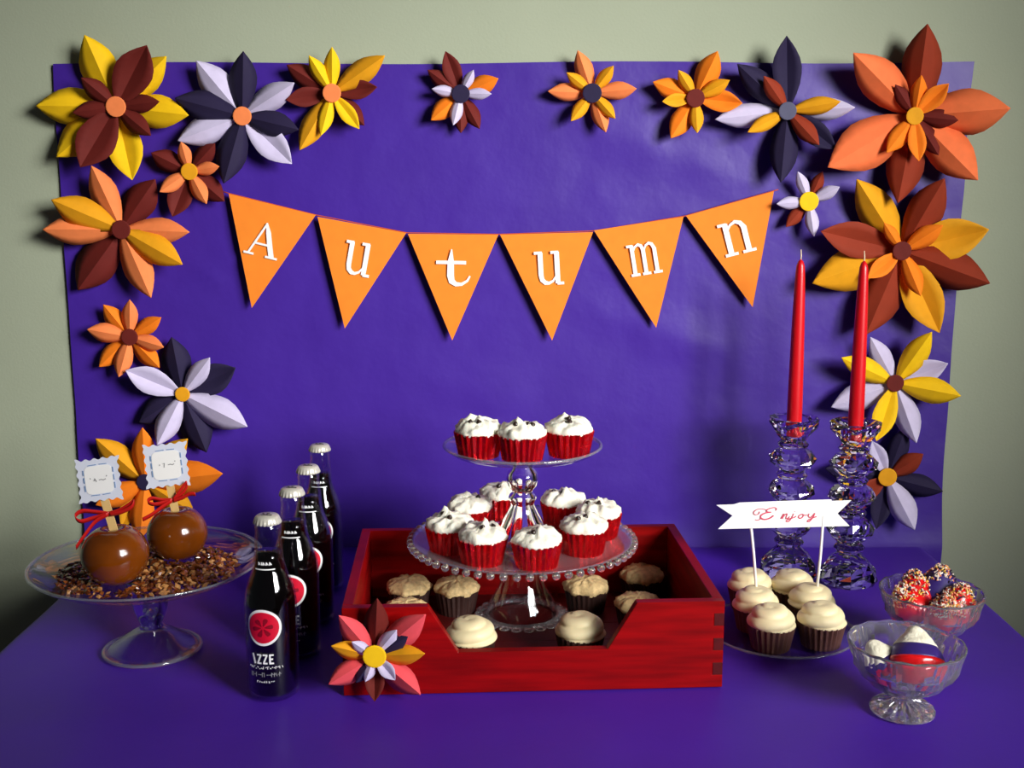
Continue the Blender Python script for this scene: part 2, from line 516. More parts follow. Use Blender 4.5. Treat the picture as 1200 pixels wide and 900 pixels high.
def flower(label, cx, cy, disc, disc_r, layers, ybase=-0.0165, group='folded paper flowers framing the backdrop', hd=None, seed=0):
    """layers, back to front: (colour, [(tip x, tip y)...], width ratio, h0, lift)"""
    rnd = random.Random(seed + int(cx) * 7 + int(cy))
    C0 = on_y(cx, cy, ybase)
    t = thing('paper_flower', label, 'paper flower', tuple(C0), 0, group)
    top = 0
    for color, tips, wr, h0, lift in layers:
        top = max(top, h0)
        for k, (tx, ty) in enumerate(tips):
            petal(t, C0, cx, cy, tx, ty, color, ybase, h0 + 0.0006 * k, lift * rnd.uniform(0.8, 1.2), wr, rnd.choice((0.65, 0.55, -0.5, 0.7)))
    h = hd if hd is not None else top + 0.006
    rad = disc_r * (CAM - C0).length / FPX * 0.97
    C1 = on_y(cx, cy, ybase - h) - C0
    v, f = [], []
    n = 20
    for rr, hh in ((1.0, 0), (1.0, 0.0014), (0.9, 0.0019)):
        for k in range(n):
            a = 2 * PI * k / n
            v.append((C1.x + rad * rr * math.cos(a), C1.y - hh, C1.z + rad * rr * math.sin(a)))
    for i in range(2):
        for k in range(n):
            f.append((i * n + k, i * n + (k + 1) % n, (i + 1) * n + (k + 1) % n, (i + 1) * n + k))
    f.append(tuple(range(2 * n, 3 * n))); f.append(tuple(range(n))[::-1])
    part('centre_disc', v, f, disc, t, smooth=False)
    return t

B, MID, FR = 0.006, 0.014, 0.021     # how far the layers stand off the backdrop
flower('large yellow and maroon paper flower with peach centre in top left corner', 136, 125, 'peach', 11, [
    ('yellow', [(99, 41), (195, 66), (42, 124), (221, 135), (66, 184), (155, 211)], .50, B, .020),
    ('maroon', [(172, 53), (94, 196)], .62, MID + .009, .020),
    ('maroon', [(95, 91), (85, 132), (187, 119), (177, 159)], .46, FR + .004, .016)])
flower('dark purple and lavender paper flower with peach centre beside the yellow corner flower', 284, 136, 'peach', 10.5, [
    ('lav', [(230, 71), (345, 97), (208, 165), (342, 192)], .46, B, .020),
    ('navy', [(285, 60), (205, 115), (262, 215), (350, 152)], .47, MID, .016)])
flower('small peach four petalled paper flower over maroon petals with amber centre', 222, 201, 'amber', 9.5, [
    ('maroon', [(177, 179), (252, 168), (202, 254), (263, 236)], .55, B, .012),
    ('peach', [(212, 166), (257, 195), (187, 225), (242, 239)], .48, MID, .016)])
flower('peach and amber paper flower with two maroon petals and maroon centre at left edge', 142, 269, 'maroon', 10.5, [
    ('maroon', [(182, 210), (91, 340)], .58, B, .010),
    ('peach', [(107, 194), (50, 269), (222, 272), (177, 349)], .42, MID - .002, .022),
    ('amber', [(60, 234), (214, 310)], .44, FR, .022)])
flower('small orange and peach eight petalled paper flower with dark centre on left edge', 152, 395, 'maroon', 9.5, [
    ('orange', [(121, 357), (189, 372), (116, 430), (187, 431)], .48, B, .012),
    ('peach', [(152, 351), (102, 386), (192, 407), (139, 442)], .48, MID, .014)])
flower('lavender paper flower over dark purple petals with amber centre at lower left', 214, 462, 'amber', 8.5, [
    ('navy', [(201, 395), (276, 431), (163, 495), (242, 530)], .55, B, .010),
    ('lav', [(246, 419), (147, 434), (290, 500), (184, 522)], .46, MID, .022)])
flower('orange and yellow paper flower partly behind the caramel apple tags', 170, 565, 'navy', 9.5, [
    ('amber', [(112, 514), (220, 514), (142, 618), (228, 602)], .46, B, .014),
    ('orange', [(167, 501), (261, 555), (164, 632), (112, 592)], .46, MID, .018)])
flower('yellow and maroon paper flower with peach centre on left half of top edge', 389, 109, 'peach', 10.5, [
    ('maroon', [(336, 76), (335, 117), (442, 102), (427, 147)], .46, B, .012),
    ('amber', [(451, 65), (351, 176)], .40, MID - .003, .016),
    ('yellow', [(389, 55), (362, 65), (376, 159), (421, 151)], .38, FR - .003, .016)])
flower('small maroon orange and lavender paper flower with dark centre at top middle', 540, 110, 'navy', 10.5, [
    ('maroon', [(522, 60), (501, 82), (540, 156), (562, 151)], .44, B, .012),
    ('orange', [(584, 92), (505, 141)], .52, MID - .003, .012),
    ('lav', [(555, 82), (506, 104), (576, 110), (531, 147)], .42, FR - .004, .010)])
flower('small peach and yellow paper flower with dark purple centre on top edge', 694, 109, 'navy', 11, [
    ('peach', [(677, 59), (642, 107), (746, 104), (710, 155)], .44, B, .014),
    ('amber', [(664, 85), (719, 77), (669, 142), (721, 139)], .42, MID, .012)])
flower('small orange and amber paper flower with maroon centre on top edge', 815, 115, 'maroon', 10.5, [
    ('orange', [(841, 60), (765, 96), (870, 121), (786, 162)], .50, B, .014),
    ('amber', [(795, 82), (855, 94), (776, 119), (817, 156)], .44, MID, .012)])
flower('dark purple paper flower with yellow and rust inner petals at upper right', 923, 130, 'slate', 10, [
    ('lav', [(838, 140), (1002, 126)], .36, B, .022),
    ('navy', [(922, 42), (864, 75), (915, 214), (980, 175)], .42, MID - .004, .024),
    ('amber', [(985, 119), (876, 155)], .36, FR, .018),
    ('rust', [(895, 89), (960, 170)], .44, FR, .018)])
flower('largest coral and rust paper flower with orange inner petals in top right corner', 1072, 136, 'amber', 9.5, [
    ('rust', [(1087, 28), (1052, 238)], .46, B + .006, .026),
    ('coral', [(1000, 62), (1184, 127), (970, 196), (1146, 211)], .52, MID, .034),
    ('maroon', [(1123, 141), (1100, 182), (1049, 99)], .46, FR + .004, .014),
    ('orange', [(1080, 88), (1112, 98), (1039, 179), (1077, 189)], .44, FR + .009, .020)])
flower('large rust and amber paper flower with orange inner petals on right edge', 1057, 294, 'maroon', 10.5, [
    ('amber', [(1004, 210), (1159, 269), (952, 332), (1101, 390)], .48, B + .004, .026),
    ('rust', [(962, 271), (1107, 209), (1160, 332), (1015, 392)], .46, MID, .030),
    ('orange', [(1036, 261), (1105, 264), (1017, 326), (1079, 347)], .44, FR + .006, .020)])
flower('small white and rust paper flower with yellow centre right of the bunting', 948, 236, 'yellow', 11, [
    ('rust', [(964, 201), (921, 266)], .42, B, .010),
    ('lav', [(935, 201), (910, 239), (984, 219), (954, 277)], .42, B + .005, .014)])
flower('yellow and lavender paper flower with maroon centre beside the candles', 1049, 449, 'maroon', 9.8, [
    ('lav', [(1020, 395), (1111, 426), (974, 477), (1074, 519)], .44, B + .008, .018),
    ('yellow', [(1092, 389), (986, 419), (1126, 464), (1027, 517)], .42, MID + .007, .026)])
flower('lavender rust and dark purple paper flower behind the right candlestick', 1040, 559, 'amber', 10.5, [
    ('navy', [(1105, 576), (967, 549), (1027, 620), (1062, 500)], .42, B, .010),
    ('rust', [(1082, 532), (1003, 586)], .50, MID - .002, .014),
    ('lav', [(1022, 517), (1072, 621)], .48, MID, .020)])

# ================================================================== BUNTING
bun = thing('bunting', 'orange pennant bunting spelling Autumn in white letters', 'bunting', tuple(on_y(588, 274, -0.02)))
BO = on_y(588, 274, -0.02)
FLAGS = [((268, 227), (370, 252), (295, 361), 'A'), ((372, 254), (476, 273), (404, 385), 'u'), ((478, 274), (584, 275), (530, 399), 't'),
         ((586, 275), (695, 272), (647, 399), 'u'), ((696, 270), (801, 254), (769, 384), 'm'), ((804, 253), (907, 224), (882, 360), 'n')]
GLY = {
    'A': (1.0, [([(.12, .03), (.50, .99)], .065), ([(.48, 1.0), (.60, .72), (.73, .36), (.86, .03)], [.05, .15, .16, .16]), ([(.25, .36), (.72, .36)], .06),
                ([(-.02, .03), (.30, .03)], .065), ([(.66, .03), (1.04, .03)], .065)]),
    'u': (.92, [([(.20, .96), (.20, .30), (.23, .16), (.33, .07), (.45, .055), (.58, .11), (.70, .26)], [.16, .16, .15, .13, .09, .07, .05]),
                ([(.74, .96), (.74, .04)], .16), ([(.0, .95), (.26, .95)], .085), ([(.54, .95), (.80, .95)], .085), ([(.72, .04), (.94, .04)], .085)]),
    't': (.98, [([(.44, 1.06), (.42, .70), (.42, .30), (.46, .14), (.58, .06), (.74, .06), (.90, .16), (.98, .30)], [.03, .18, .20, .18, .13, .09, .07, .05]),
                ([(.0, .68), (.86, .68)], .10)]),
    'm': (1.3, [([(.20, .96), (.20, .04)], .15), ([(.0, .94), (.24, .94)], .08), ([(.04, .04), (.38, .04)], .08),
                ([(.22, .74), (.32, .90), (.45, .96), (.56, .91), (.62, .78), (.62, .04)], [.05, .07, .09, .12, .15, .15]), ([(.48, .04), (.80, .04)], .08),
                ([(.64, .74), (.74, .90), (.87, .96), (.98, .91), (1.05, .78), (1.05, .04)], [.05, .07, .09, .12, .15, .15]), ([(.90, .04), (1.24, .04)], .08)]),
    'n': (.98, [([(.22, .96), (.22, .04)], .16), ([(.0, .94), (.26, .94)], .085), ([(.04, .04), (.42, .04)], .085),
                ([(.24, .72), (.36, .89), (.52, .96), (.66, .90), (.74, .76), (.74, .04)], [.05, .07, .10, .13, .16, .16]), ([(.56, .04), (.95, .04)], .085)]),
}
LET = [(309, 281, 40, 14), (419, 303, 40, 10), (531, 315, 41, 1), (643, 314, 40, -3), (756, 303, 38, -9), (864, 278, 40, -14)]
LETW = [38, 32, 40, 33, 40, 40]
for (a, b, c, ch), (lx, ly, lh, la), lw in zip(FLAGS, LET, LETW):
    YF = -0.0195
    v, f = [], []
    n = 10
    O = on_y(a[0], a[1], YF)
    def fp(s, t, h):      # s across the top, t down to the tip
        px = (a[0] * (1 - s) + b[0] * s) * (1 - t) + c[0] * t
        py = (a[1] * (1 - s) + b[1] * s) * (1 - t) + c[1] * t
        return on_y(px, py, YF - 0.0022 * math.sin(PI * t) * 0.8 - 0.003 * t - h) - BO
    for h in (0.0, 0.0006):
        for i in range(n + 1):
            t = i / n * 0.999
            for s in (0, .25, .5, .75, 1): v.append(tuple(fp(s, t, h)))
    off = (n + 1) * 5
    for i in range(n):
        for q in range(4):
            k = i * 5 + q
            f.append((k, k + 5, k + 6, k + 1)); f.append((off + k, off + k + 1, off + k + 6, off + k + 5))
        for q in (0, 4):
            k = i * 5 + q
            f.append((k, k + 5, off + k + 5, off + k))
    for q in range(4): f.append((q, q + 1, off + q + 1, off + q))
    pn = part('pennant', v, f, 'pennant', bun, smooth=False)
    w0, strokes = GLY[ch]
    ca, sa = math.cos(R(la)), math.sin(R(la))
    def lf(u, w, h, lx=lx, ly=ly, lh=lh, lw=lw, ca=ca, sa=sa, w0=w0):
        X = (u / w0 - 0.5) * lw; Yp = -(w - 0.5) * lh
        return on_y(lx + X * ca - Yp * sa, ly + X * sa + Yp * ca, YF - 0.0056 - h) - BO
    v, f = [], []
    for q, (pts, wd) in enumerate(strokes):
        stroke(v, f, pts, wd, lf, 0, 0.0005 + q * 0.00008)
    part('letter', v, f, 'white_card', pn, smooth=False)
v, f = [], []
pts = [on_y(x, y - 0.4, -0.0185) - BO for x, y in [(262, 225), (268, 227), (371, 252.5), (477, 273.2), (585, 275), (696, 271), (803, 253.5), (907, 224), (912, 222.5)]]
tube(v, f, pts, 0.0009, 6)
part('string', v, f, 'string', bun)

# ================================================================== RED WOODEN TRAY
TW, TD, TH, TT = 0.470, 0.322, 0.113, 0.013
TC = Vector((0.0195, -0.4215, T)); TA = R(3.0)
tray = thing('wooden_tray', 'red stained wooden box tray with a notched front and finger joints', 'tray', tuple(TC), TA)
NF = 7
def comb(x_out, x_in, z0, z1, first_out):
    """zigzag edge from z0 to z1"""
    pts = []; hgt = (z1 - z0) / NF
    for k in range(NF):
        xx = x_out if (k % 2 == 0) == first_out else x_in
        pts += [(xx, z0 + k * hgt), (xx, z0 + (k + 1) * hgt)]
    return pts
def panel(name, edge_l, top, edge_r, frame, fm_fn=None, m='red_wood'):
    poly = edge_r + top + edge_l[::-1]
    v, f = prism(poly, TT, frame)
    o = part(name, v, f, [m, 'end_grain'], tray, smooth=False)
    if fm_fn:
        o.data.update()
        for p in o.data.polygons:
            if fm_fn(p): p.material_index = 1
    return o
hx, hy = TW / 2, TD / 2
el = comb(-hx, -hx + TT, 0, TH, True); er = comb(hx, hx - TT, 0, TH, True)
top_front = [(TW * 0.268, TH), (TW * 0.192, TH * 0.47), (-TW * 0.200, TH * 0.47), (-TW * 0.277, TH)]
endx = lambda p: abs(p.normal.x) > 0.9 and abs(p.center.x) > hx - 0.002
endy = lambda p: abs(p.normal.y) > 0.9 and abs(abs(p.center.y) - hy) < 0.001
panel('front_panel', el, top_front, er, lambda u, w, h: (u, -hy + h, w), endx)
panel('back_panel', el, [], er, lambda u, w, h: (u, hy - TT + h, w), endx)
el2 = comb(-hy, -hy + TT, 0, TH, False); er2 = comb(hy, hy - TT, 0, TH, False)
panel('side_panel', el2, [], er2, lambda u, w, h: (-hx + h, u, w), endy)
panel('side_panel', el2, [], er2, lambda u, w, h: (hx - TT + h, u, w), endy)
for o in [c for c in tray.children]:
    bv = o.modifiers.new('soft_edges', 'BEVEL'); bv.width = 0.0007; bv.segments = 1; bv.limit_method = 'ANGLE'
nb = 5
for k in range(nb):
    v, f = [], []
    bw = (TD - 2 * TT) / nb
    y0 = -hy + TT + k * bw
    box(v, f, -hx + TT, hx - TT, y0 + 0.0006, y0 + bw - 0.0006, 0.003, 0.011)
    part('base_board', v, f, 'tray_floor', tray, smooth=False)
tray_floor_z = 0.011
flower('pink and maroon paper flower with yellow centre fixed to the red tray front', 439, 769, 'yellow', 13.5, [
    ('maroon', [(442, 701), (439, 822)], .46, .004, .020),
    ('pink', [(397, 721), (499, 720), (385, 802), (493, 814)], .46, .007, .024),
    ('amber', [(388, 757), (498, 766)], .44, .012, .016),
    ('navy', [(478, 746), (417, 800)], .48, .014, .012),
    ('lav', [(465, 738), (412, 752), (428, 799), (463, 797)], .50, .017, .012)], ybase=-0.5975, group='folded paper flower on the tray')

# ================================================================== CUPCAKES
def wrapper_mesh(m, rt, rb, h, pleats, name='wrapper', amp=0.028):
    n = pleats * 2
    prof = [(0.0, 0.0), (rb, 0.0), (rb + (rt - rb) * .35, h * .35), (rb + (rt - rb) * .7, h * .7), (rt, h), (rt - 0.001, h - 0.001), (rt - 0.003, h - 0.004), (0.0, h - 0.004)]
    def rf(r, z, a, k, i):
        if 1 <= i <= 5:
            return r * (1 + (amp if k % 2 else -amp) * (0.55 + 0.45 * z / h)), z + (0.0006 if (k % 4 == 0 and i == 4) else 0)
        return r, z
    v, f = lathe(prof, n, rf)
    return mesh(name, v, f, m, smooth=False)

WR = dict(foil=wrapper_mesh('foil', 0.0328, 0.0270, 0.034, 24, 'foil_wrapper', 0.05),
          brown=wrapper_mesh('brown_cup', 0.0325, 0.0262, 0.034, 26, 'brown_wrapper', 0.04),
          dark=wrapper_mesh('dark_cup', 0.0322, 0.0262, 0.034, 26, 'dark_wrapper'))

def frosting(style, seed):
    n = 60
    off = Vector((seed * 3.7, seed * 1.3, seed * 2.1))
    if style == 'rough':       # loose white frosting with a pulled peak
        prof = [(0.0295, -.003), (.0312, -.001), (.0320, .002), (.0316, .006), (.0285, .0100), (.0245, .0125), (.0200, .0145), (.0150, .0160), (.0105, .0170), (.0065, .0178), (.003, .0182), (0, .0185)]
        pk = random.Random(seed); pa, pr = pk.uniform(0, 6.28), pk.uniform(0.002, 0.012)
        def rf(r, z, a, k, i):
            q = Vector((r * math.cos(a), r * math.sin(a), z))
            d = noise.noise(q * 85 + off) * 0.0042 + noise.noise(q * 190 + off) * 0.0028 + abs(noise.noise(q * 330 + off)) * 0.0014
            pz = max(0, 1 - (q - Vector((pr * math.cos(pa), pr * math.sin(pa), q.z))).length / 0.010) ** 1.5 * 0.0085
            s = 1 + 0.7 * d / max(r, 0.014)
            return r * s, z + (d + pz) * (1 if i > 2 else .3)
    elif style == 'crumb':
        prof = [(0.0300, -.003), (.0322, .000), (.0328, .004), (.0312, .008), (.0270, .0115), (.0215, .0138), (.0155, .0150), (.0090, .0156), (.004, .0158), (0, .016)]
        def rf(r, z, a, k, i):
            q = Vector((r * math.cos(a), r * math.sin(a), z))
            d = noise.noise(q * 130 + off) * 0.0030 + noise.noise(q * 320 + off) * 0.0018
            lob = 0.0016 * math.sin(a * 7 + seed)
            return r + d + lob * (r / 0.03), z + d
    else:                       # smooth piped swirl
        prof = []
        N = 26
        for i in range(N + 1):
            t = i / N
            rr = 0.0335 * math.cos(t * PI / 2) ** 0.62 if t < 1 else 0
            prof.append((max(rr, 0), -0.002 + 0.0265 * math.sin(t * PI / 2) ** 1.25))
        prof[0] = (0.0318, -0.003)
        prof[-1] = (0, prof[-1][1] + 0.001)
        def rf(r, z, a, k, i):
            t = i / 26
            ph = 2 * PI * (2.3 * t) - a + seed
            rid = abs(math.sin(ph / 2)) ** 0.7
            q = Vector((r * math.cos(a), r * math.sin(a), z))
            d = noise.noise(q * 60 + off) * 0.0010
            return r * (0.915 + 0.115 * rid) + d, z + 0.0022 * rid * t + d * .5
    v, f = lathe(prof, n if style != 'swirl' else 56, rf)
    if style != 'swirl':
        return mesh('frosting', v, f, 'white_frost' if style == 'rough' else 'nut_frost')
    return mesh('frosting', v, f, 'cream_frost')

def chip_mesh():
    v, f = lathe([(0, 0), (.0024, 0), (.0027, .0008), (.0024, .0018), (.0014, .0030), (.0004, .0040), (0, .0043)], 10)
    return mesh('chocolate_chip', v, f, 'chip')
CHIP = chip_mesh()
_cc = [0]
def cupcake(label, pos, wrap, style, group, chips=0, scale=1.0, rot=None):
    _cc[0] += 1; s = _cc[0]
    rnd = random.Random(s * 17)
    t = thing('cupcake', label, 'cupcake', tuple(pos), rot if rot is not None else rnd.uniform(0, 6.28), group)
    t.scale = (scale,) * 3
    link('wrapper', WR[wrap], t)
    link('frosting', frosting(style, s), t, (0, 0, 0.0352 if style == 'swirl' else 0.0335))
    for k in range(chips):
        # towards the camera side so that they show, in world terms
        a = -PI / 2 - t.rotation_euler.z + rnd.uniform(-1.9, 1.5); r = rnd.uniform(0.006, 0.019)
        zt = 0.0335 + 0.0190 - (r / 0.0325) ** 2 * 0.0100
        c = link('chocolate_chip', CHIP, t, (r * math.cos(a), r * math.sin(a), zt - 0.0012), (rnd.uniform(-.5, .5), rnd.uniform(-.5, .5), 0))
        c.scale = (1.45,) * 3
    return t

# --- tiered stand geometry
SX, SY = 0.0145, -0.362          # stand axis
LP_Z = 0.1235                    # lower plate surface above the table
UP_Z = 0.2545
G1 = 'red foil cupcakes on the upper glass tier'
for lab, px, py in [('red foil cupcake with chips, front middle of the upper glass tier', 612, 501),
                    ('red foil cupcake with tall frosting peak, left on the upper glass tier', 561, 497),
                    ('red foil cupcake with single chip, right on the upper glass tier', 667, 496)]:
    p = on_z(px, py, UP_Z + 0.043)
    if px != 612: p.y -= 0.004
    cupcake(lab, (p.x, p.y, T + UP_Z), 'foil', 'rough', G1, chips=3 if px == 612 else 2)
G2 = 'red foil cupcakes on the lower glass tier'
for lab, px, py in [('red foil cupcake at front, just left of centre on the lower tier', 565, 622),
                    ('red foil cupcake at front centre of the lower tier, nearest the viewer', 629, 626),
                    ('red foil cupcake at front right of the lower tier', 684, 611),
                    ('red foil cupcake at the right rim of the lower tier', 701, 594),
                    ('red foil cupcake at back right of the lower tier', 660, 581),
                    ('red foil cupcake at the far left rim of the lower tier', 527, 609),
                    ('red foil cupcake at back left of the lower tier', 550, 588),
                    ('red foil cupcake directly behind the glass stem, back of the lower tier', 587, 573)]:
    p = on_z(px, py, LP_Z + 0.043)
    cupcake(lab, (p.x, p.y, T + LP_Z), 'foil', 'rough', G2, chips=random.choice((1, 2, 2)))
G3 = 'cupcakes inside the red tray'
for lab, px, py, st in [('tan crumb topped cupcake in the tray, back left corner', 479, 684, 'crumb'),
                        ('tan crumb topped cupcake in the tray, second from back left corner', 535, 685, 'crumb'),
                        ('tan crumb topped cupcake in the tray behind the pink flower', 475, 712, 'crumb'),
                        ('smooth cream frosted cupcake in the tray, left of the glass foot', 552, 741, 'swirl'),
                        ('smooth cream frosted cupcake in the tray, right of the glass foot', 680, 736, 'swirl'),
                        ('tan crumb topped cupcake in the tray under the right of the lower tier', 687, 684, 'crumb'),
                        ('tan crumb topped cupcake in the tray, back right corner', 752, 671, 'crumb'),
                        ('tan crumb topped cupcake in the tray behind the right front block', 748, 704, 'crumb')]:
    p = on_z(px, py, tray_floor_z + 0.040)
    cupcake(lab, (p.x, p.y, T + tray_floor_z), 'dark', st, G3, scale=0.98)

# small glass plate with six cream cupcakes
PC = Vector((0.371, -0.412, T))
v, f = lathe([(0, 0.002), (.045, .0018), (.062, .0005), (.066, .0022), (.082, .0052), (.098, .0105), (.1015, .0118), (.1025, .0132), (.1012, .0140), (.097, .0126), (.080, .0078), (.064, .0055), (0, .0052)], 64)
pl = thing('glass_plate', 'clear glass plate holding six cream frosted cupcakes', 'plate', tuple(PC))
part('plate_body', v, f, 'glass_thin', pl)
v, f = lathe([(.1000, .0118), (.1025, .0118), (.1042, .0134), (.1030, .0152), (.1005, .0148), (.0994, .0132), (.1000, .0118)], 80)
part('plate_rim', v, f, 'glass_rim', pl)
G4 = 'cream frosted cupcakes on the glass plate'
for lab, px, py in [('cream frosted cupcake at front left of the glass plate', 904, 725), ('cream frosted cupcake at front right of the glass plate', 963, 722),
                    ('cream frosted cupcake at middle left of the plate holding the left sign stick', 886, 704),
                    ('cream frosted cupcake at middle right of the plate holding the right sign stick', 951, 700),
                    ('cream frosted cupcake at back left of the glass plate', 879, 682), ('cream frosted cupcake at back right of the glass plate', 929, 683)]:
    p = on_z(px, py, 0.0455)
    cupcake(lab, (p.x, p.y, T + 0.0055), 'brown', 'swirl', G4, scale=0.965)

# ================================================================== GLASS STANDS
def bead_mesh(r):
    v, f = lathe([(0, -r), (r * .5, -r * .866), (r * .866, -r * .5), (r, 0), (r * .866, r * .5), (r * .5, r * .866), (0, r)], 12)
    return mesh('bead', v, f, 'bead_glass')

ls = thing('cake_stand', 'low glass cake stand with beaded rim standing inside the red tray', 'cake stand', (SX, SY, T + tray_floor_z), 0, 'glass cake stands')
z0 = LP_Z - tray_floor_z
v, f = lathe([(0, z0 - .0045), (.030, z0 - .0045), (.125, z0 - .0035), (.146, z0 + .0005), (.154, z0 + .004), (.1555, z0 + .0058), (.153, z0 + .0065), (.145, z0 + .0038), (.124, z0), (0, z0)], 96)
part('plate', v, f, 'glass_paled', ls)
bm_ = bead_mesh(0.0055)
NBD = 58
for k in range(NBD):
    a = 2 * PI * k / NBD
    link('rim_bead', bm_, ls, (0.1575 * math.cos(a), 0.1575 * math.sin(a), z0 + .0015))
v, f = lathe([(.0, z0 - .0046), (.031, z0 - .0046), (.029, z0 - .012), (.0265, z0 - .030), (.0285, z0 - .050), (.034, z0 - .068), (.043, z0 - .084), (.049, z0 - .094), (.0505, .006), (.052, .0015), (.0505, .0),
              (.046, .0), (.0455, .004), (.040, .018), (.031, .034), (.0255, .052), (.0235, .070), (.0245, z0 - .018), (.022, z0 - .010), (0, z0 - .010)], 48)
part('pedestal', v, f, 'glass_foot', ls)
v, f = lathe([(.0515, .0), (.0545, .0015), (.0545, .0055), (.0515, .007), (.0485, .0055), (.0485, .0015), (.0515, .0)], 48)
part('foot_ring', v, f, 'bead_glass', ls)
tv, tf = [], []
ring = [Vector((.0062 * math.cos(2 * PI * k / 14), 0, .0062 * math.sin(2 * PI * k / 14))) for k in range(15)]
for i in range(14):
    for q in range(6):
        a = 2 * PI * q / 6
        c = ring[i].normalized()
        tv.append(tuple(ring[i] + (c * math.cos(a) + Vector((0, 1, 0)) * math.sin(a)) * .0019))
for i in range(14):
    for q in range(6):
        tf.append((i * 6 + q, i * 6 + (q + 1) % 6, ((i + 1) % 14) * 6 + (q + 1) % 6, ((i + 1) % 14) * 6 + q))
loop_me = mesh('foot_loop', tv, tf, 'bead_glass')
NL = 22
for k in range(NL):
    a = 2 * PI * k / NL
    link('foot_loop', loop_me, ls, (.0600 * math.cos(a), .0600 * math.sin(a), .0036), (PI / 2, 0, a + PI / 2))

us = thing('cake_stand', 'small clear glass pedestal forming the upper tier above the beaded stand', 'cake stand', (SX, SY, T + LP_Z), 0, 'glass cake stands')
z1 = UP_Z - LP_Z
v, f = lathe([(0, z1 - .004), (.085, z1 - .0035), (.100, z1 - .0005), (.107, z1 + .005), (.1095, z1 + .0075), (.1085, z1 + .009), (.105, z1 + .0075), (.098, z1 + .0025), (.084, z1), (0, z1)], 80)
part('plate', v, f, 'glass_thin', us)
v, f = lathe([(.1070, z1 + .0062), (.1090, z1 + .0060), (.1112, z1 + .0074), (.1106, z1 + .0094), (.1082, z1 + .0098), (.1066, z1 + .0082), (.1070, z1 + .0062)], 96)
part('plate_rim', v, f, 'glass_rim', us)
v, f = lathe([(0, z1 - .0041), (.024, z1 - .0041), (.019, z1 - .012), (.0135, z1 - .020), (.0150, z1 - .025), (.0205, z1 - .031), (.0225, z1 - .040), (.0205, z1 - .050), (.0155, z1 - .056), (.0135, z1 - .060),
              (.0175, z1 - .063), (.0200, z1 - .068), (.0175, z1 - .073), (.0165, z1 - .078), (.022, z1 - .090), (.032, z1 - .106), (.041, .012), (.0455, .0045), (.0455, .0012), (.0, .0012)], 48)
part('pedestal', v, f, 'glass', us)

# caramel apple stand
AX, AY, AZ = -0.486, -0.452, 0.1085
cs = thing('cake_stand', 'clear glass cake stand on the left holding the caramel apples', 'cake stand', (AX, AY, T), 0, 'glass cake stands')
v, f = lathe([(0, AZ - .005), (.100, AZ - .0045), (.125, AZ + .001), (.143, AZ + .010), (.1505, AZ + .0155), (.1505, AZ + .0175), (.148, AZ + .0178), (.141, AZ + .0130), (.124, AZ + .0045), (.099, AZ), (0, AZ)], 96)
part('plate', v, f, 'glass_thin', cs)
v, f = lathe([(.1482, AZ + .0160), (.1505, AZ + .0156), (.1520, AZ + .0172), (.1508, AZ + .0190), (.1485, AZ + .0182), (.1482, AZ + .0160)], 96)
part('plate_rim', v, f, 'glass_rim', cs)
v, f = lathe([(0, AZ - .0052), (.033, AZ - .0052), (.0300, AZ - .010), (.0265, AZ - .026), (.0225, .060), (.0180, .046), (.0140, .038), (.0135, .0345), (.0160, .0325), (0, .0325)], 48)
part('stem', v, f, 'glass', cs)
v, f = lathe([(0, .0322), (.0165, .0318), (.026, .0265), (.040, .0175), (.053, .0090), (.0615, .0040), (.0615, .0018), (.052, .0066), (.039, .0150), (.025, .0240), (.015, .0285), (0, .0295)], 64)
part('base', v, f, 'glass_foot', cs)
v, f = lathe([(.0612, .0005), (.0640, .0), (.0658, .0018), (.0650, .0040), (.0622, .0045), (.0606, .0030), (.0612, .0005)], 64)
part('base_rim', v, f, 'glass_rim', cs)

# chopped nuts
v, f, fm = [], [], []
rnd = random.Random(5)
A_POS = []
for px, py, rr in ((135, 650, .0415), (208, 625, .0395)):
    c = on_z(px, py, AZ + 0.004 + rr)
    A_POS.append((c, rr))
def nut_height(x, y):
    r = math.hypot(x / 0.116, y / 0.106)
    return max(0.0, 0.0105 * (1 - r ** 3))
cnt = 0
while cnt < 2100:
    x, y = rnd.uniform(-.118, .118), rnd.uniform(-.108, .108)
    r = math.hypot(x / 0.116, y / 0.106)
    if r > 1 or rnd.random() < (r - .8) * 3: continue
    inside = False
    for c, rr in A_POS:
        if math.hypot(AX + x - c.x, AY + y - c.y) < rr * 0.60: inside = True
    if inside: continue
    cnt += 1
    base = AZ + 0.0004 + nut_height(x, y) * rnd.random()
    s = rnd.uniform(.0026, .0060)
    ax, ay, az = s * rnd.uniform(.7, 1.5), s * rnd.uniform(.5, 1.0), s * rnd.uniform(.4, .75)
    rot = Matrix.Rotation(rnd.uniform(0, 6.28), 3, 'Z') @ Matrix.Rotation(rnd.uniform(-.6, .6), 3, 'X') @ Matrix.Rotation(rnd.uniform(-.6, .6), 3, 'Y')
    b = len(v)
    for d in ((1, 0, 0), (-1, 0, 0), (0, 1, 0), (0, -1, 0), (0, 0, 1), (0, 0, -1), (.6, .6, .5), (-.6, -.5, .5)):
        q = rot @ Vector((d[0] * ax * rnd.uniform(.8, 1.2), d[1] * ay * rnd.uniform(.8, 1.2), d[2] * az))
        v.append((x + q.x, y + q.y, max(base + az + q.z, AZ + .0003)))
    mi = rnd.choices((0, 1, 2), (5, 4, 2))[0]
    for t in ((0, 6, 4), (6, 2, 4), (2, 1, 4), (1, 7, 4), (7, 3, 4), (3, 0, 4), (0, 2, 6), (0, 5, 2), (2, 5, 1), (1, 5, 3), (1, 3, 7), (3, 5, 0)):
        f.append((b + t[0], b + t[1], b + t[2])); fm.append(mi)
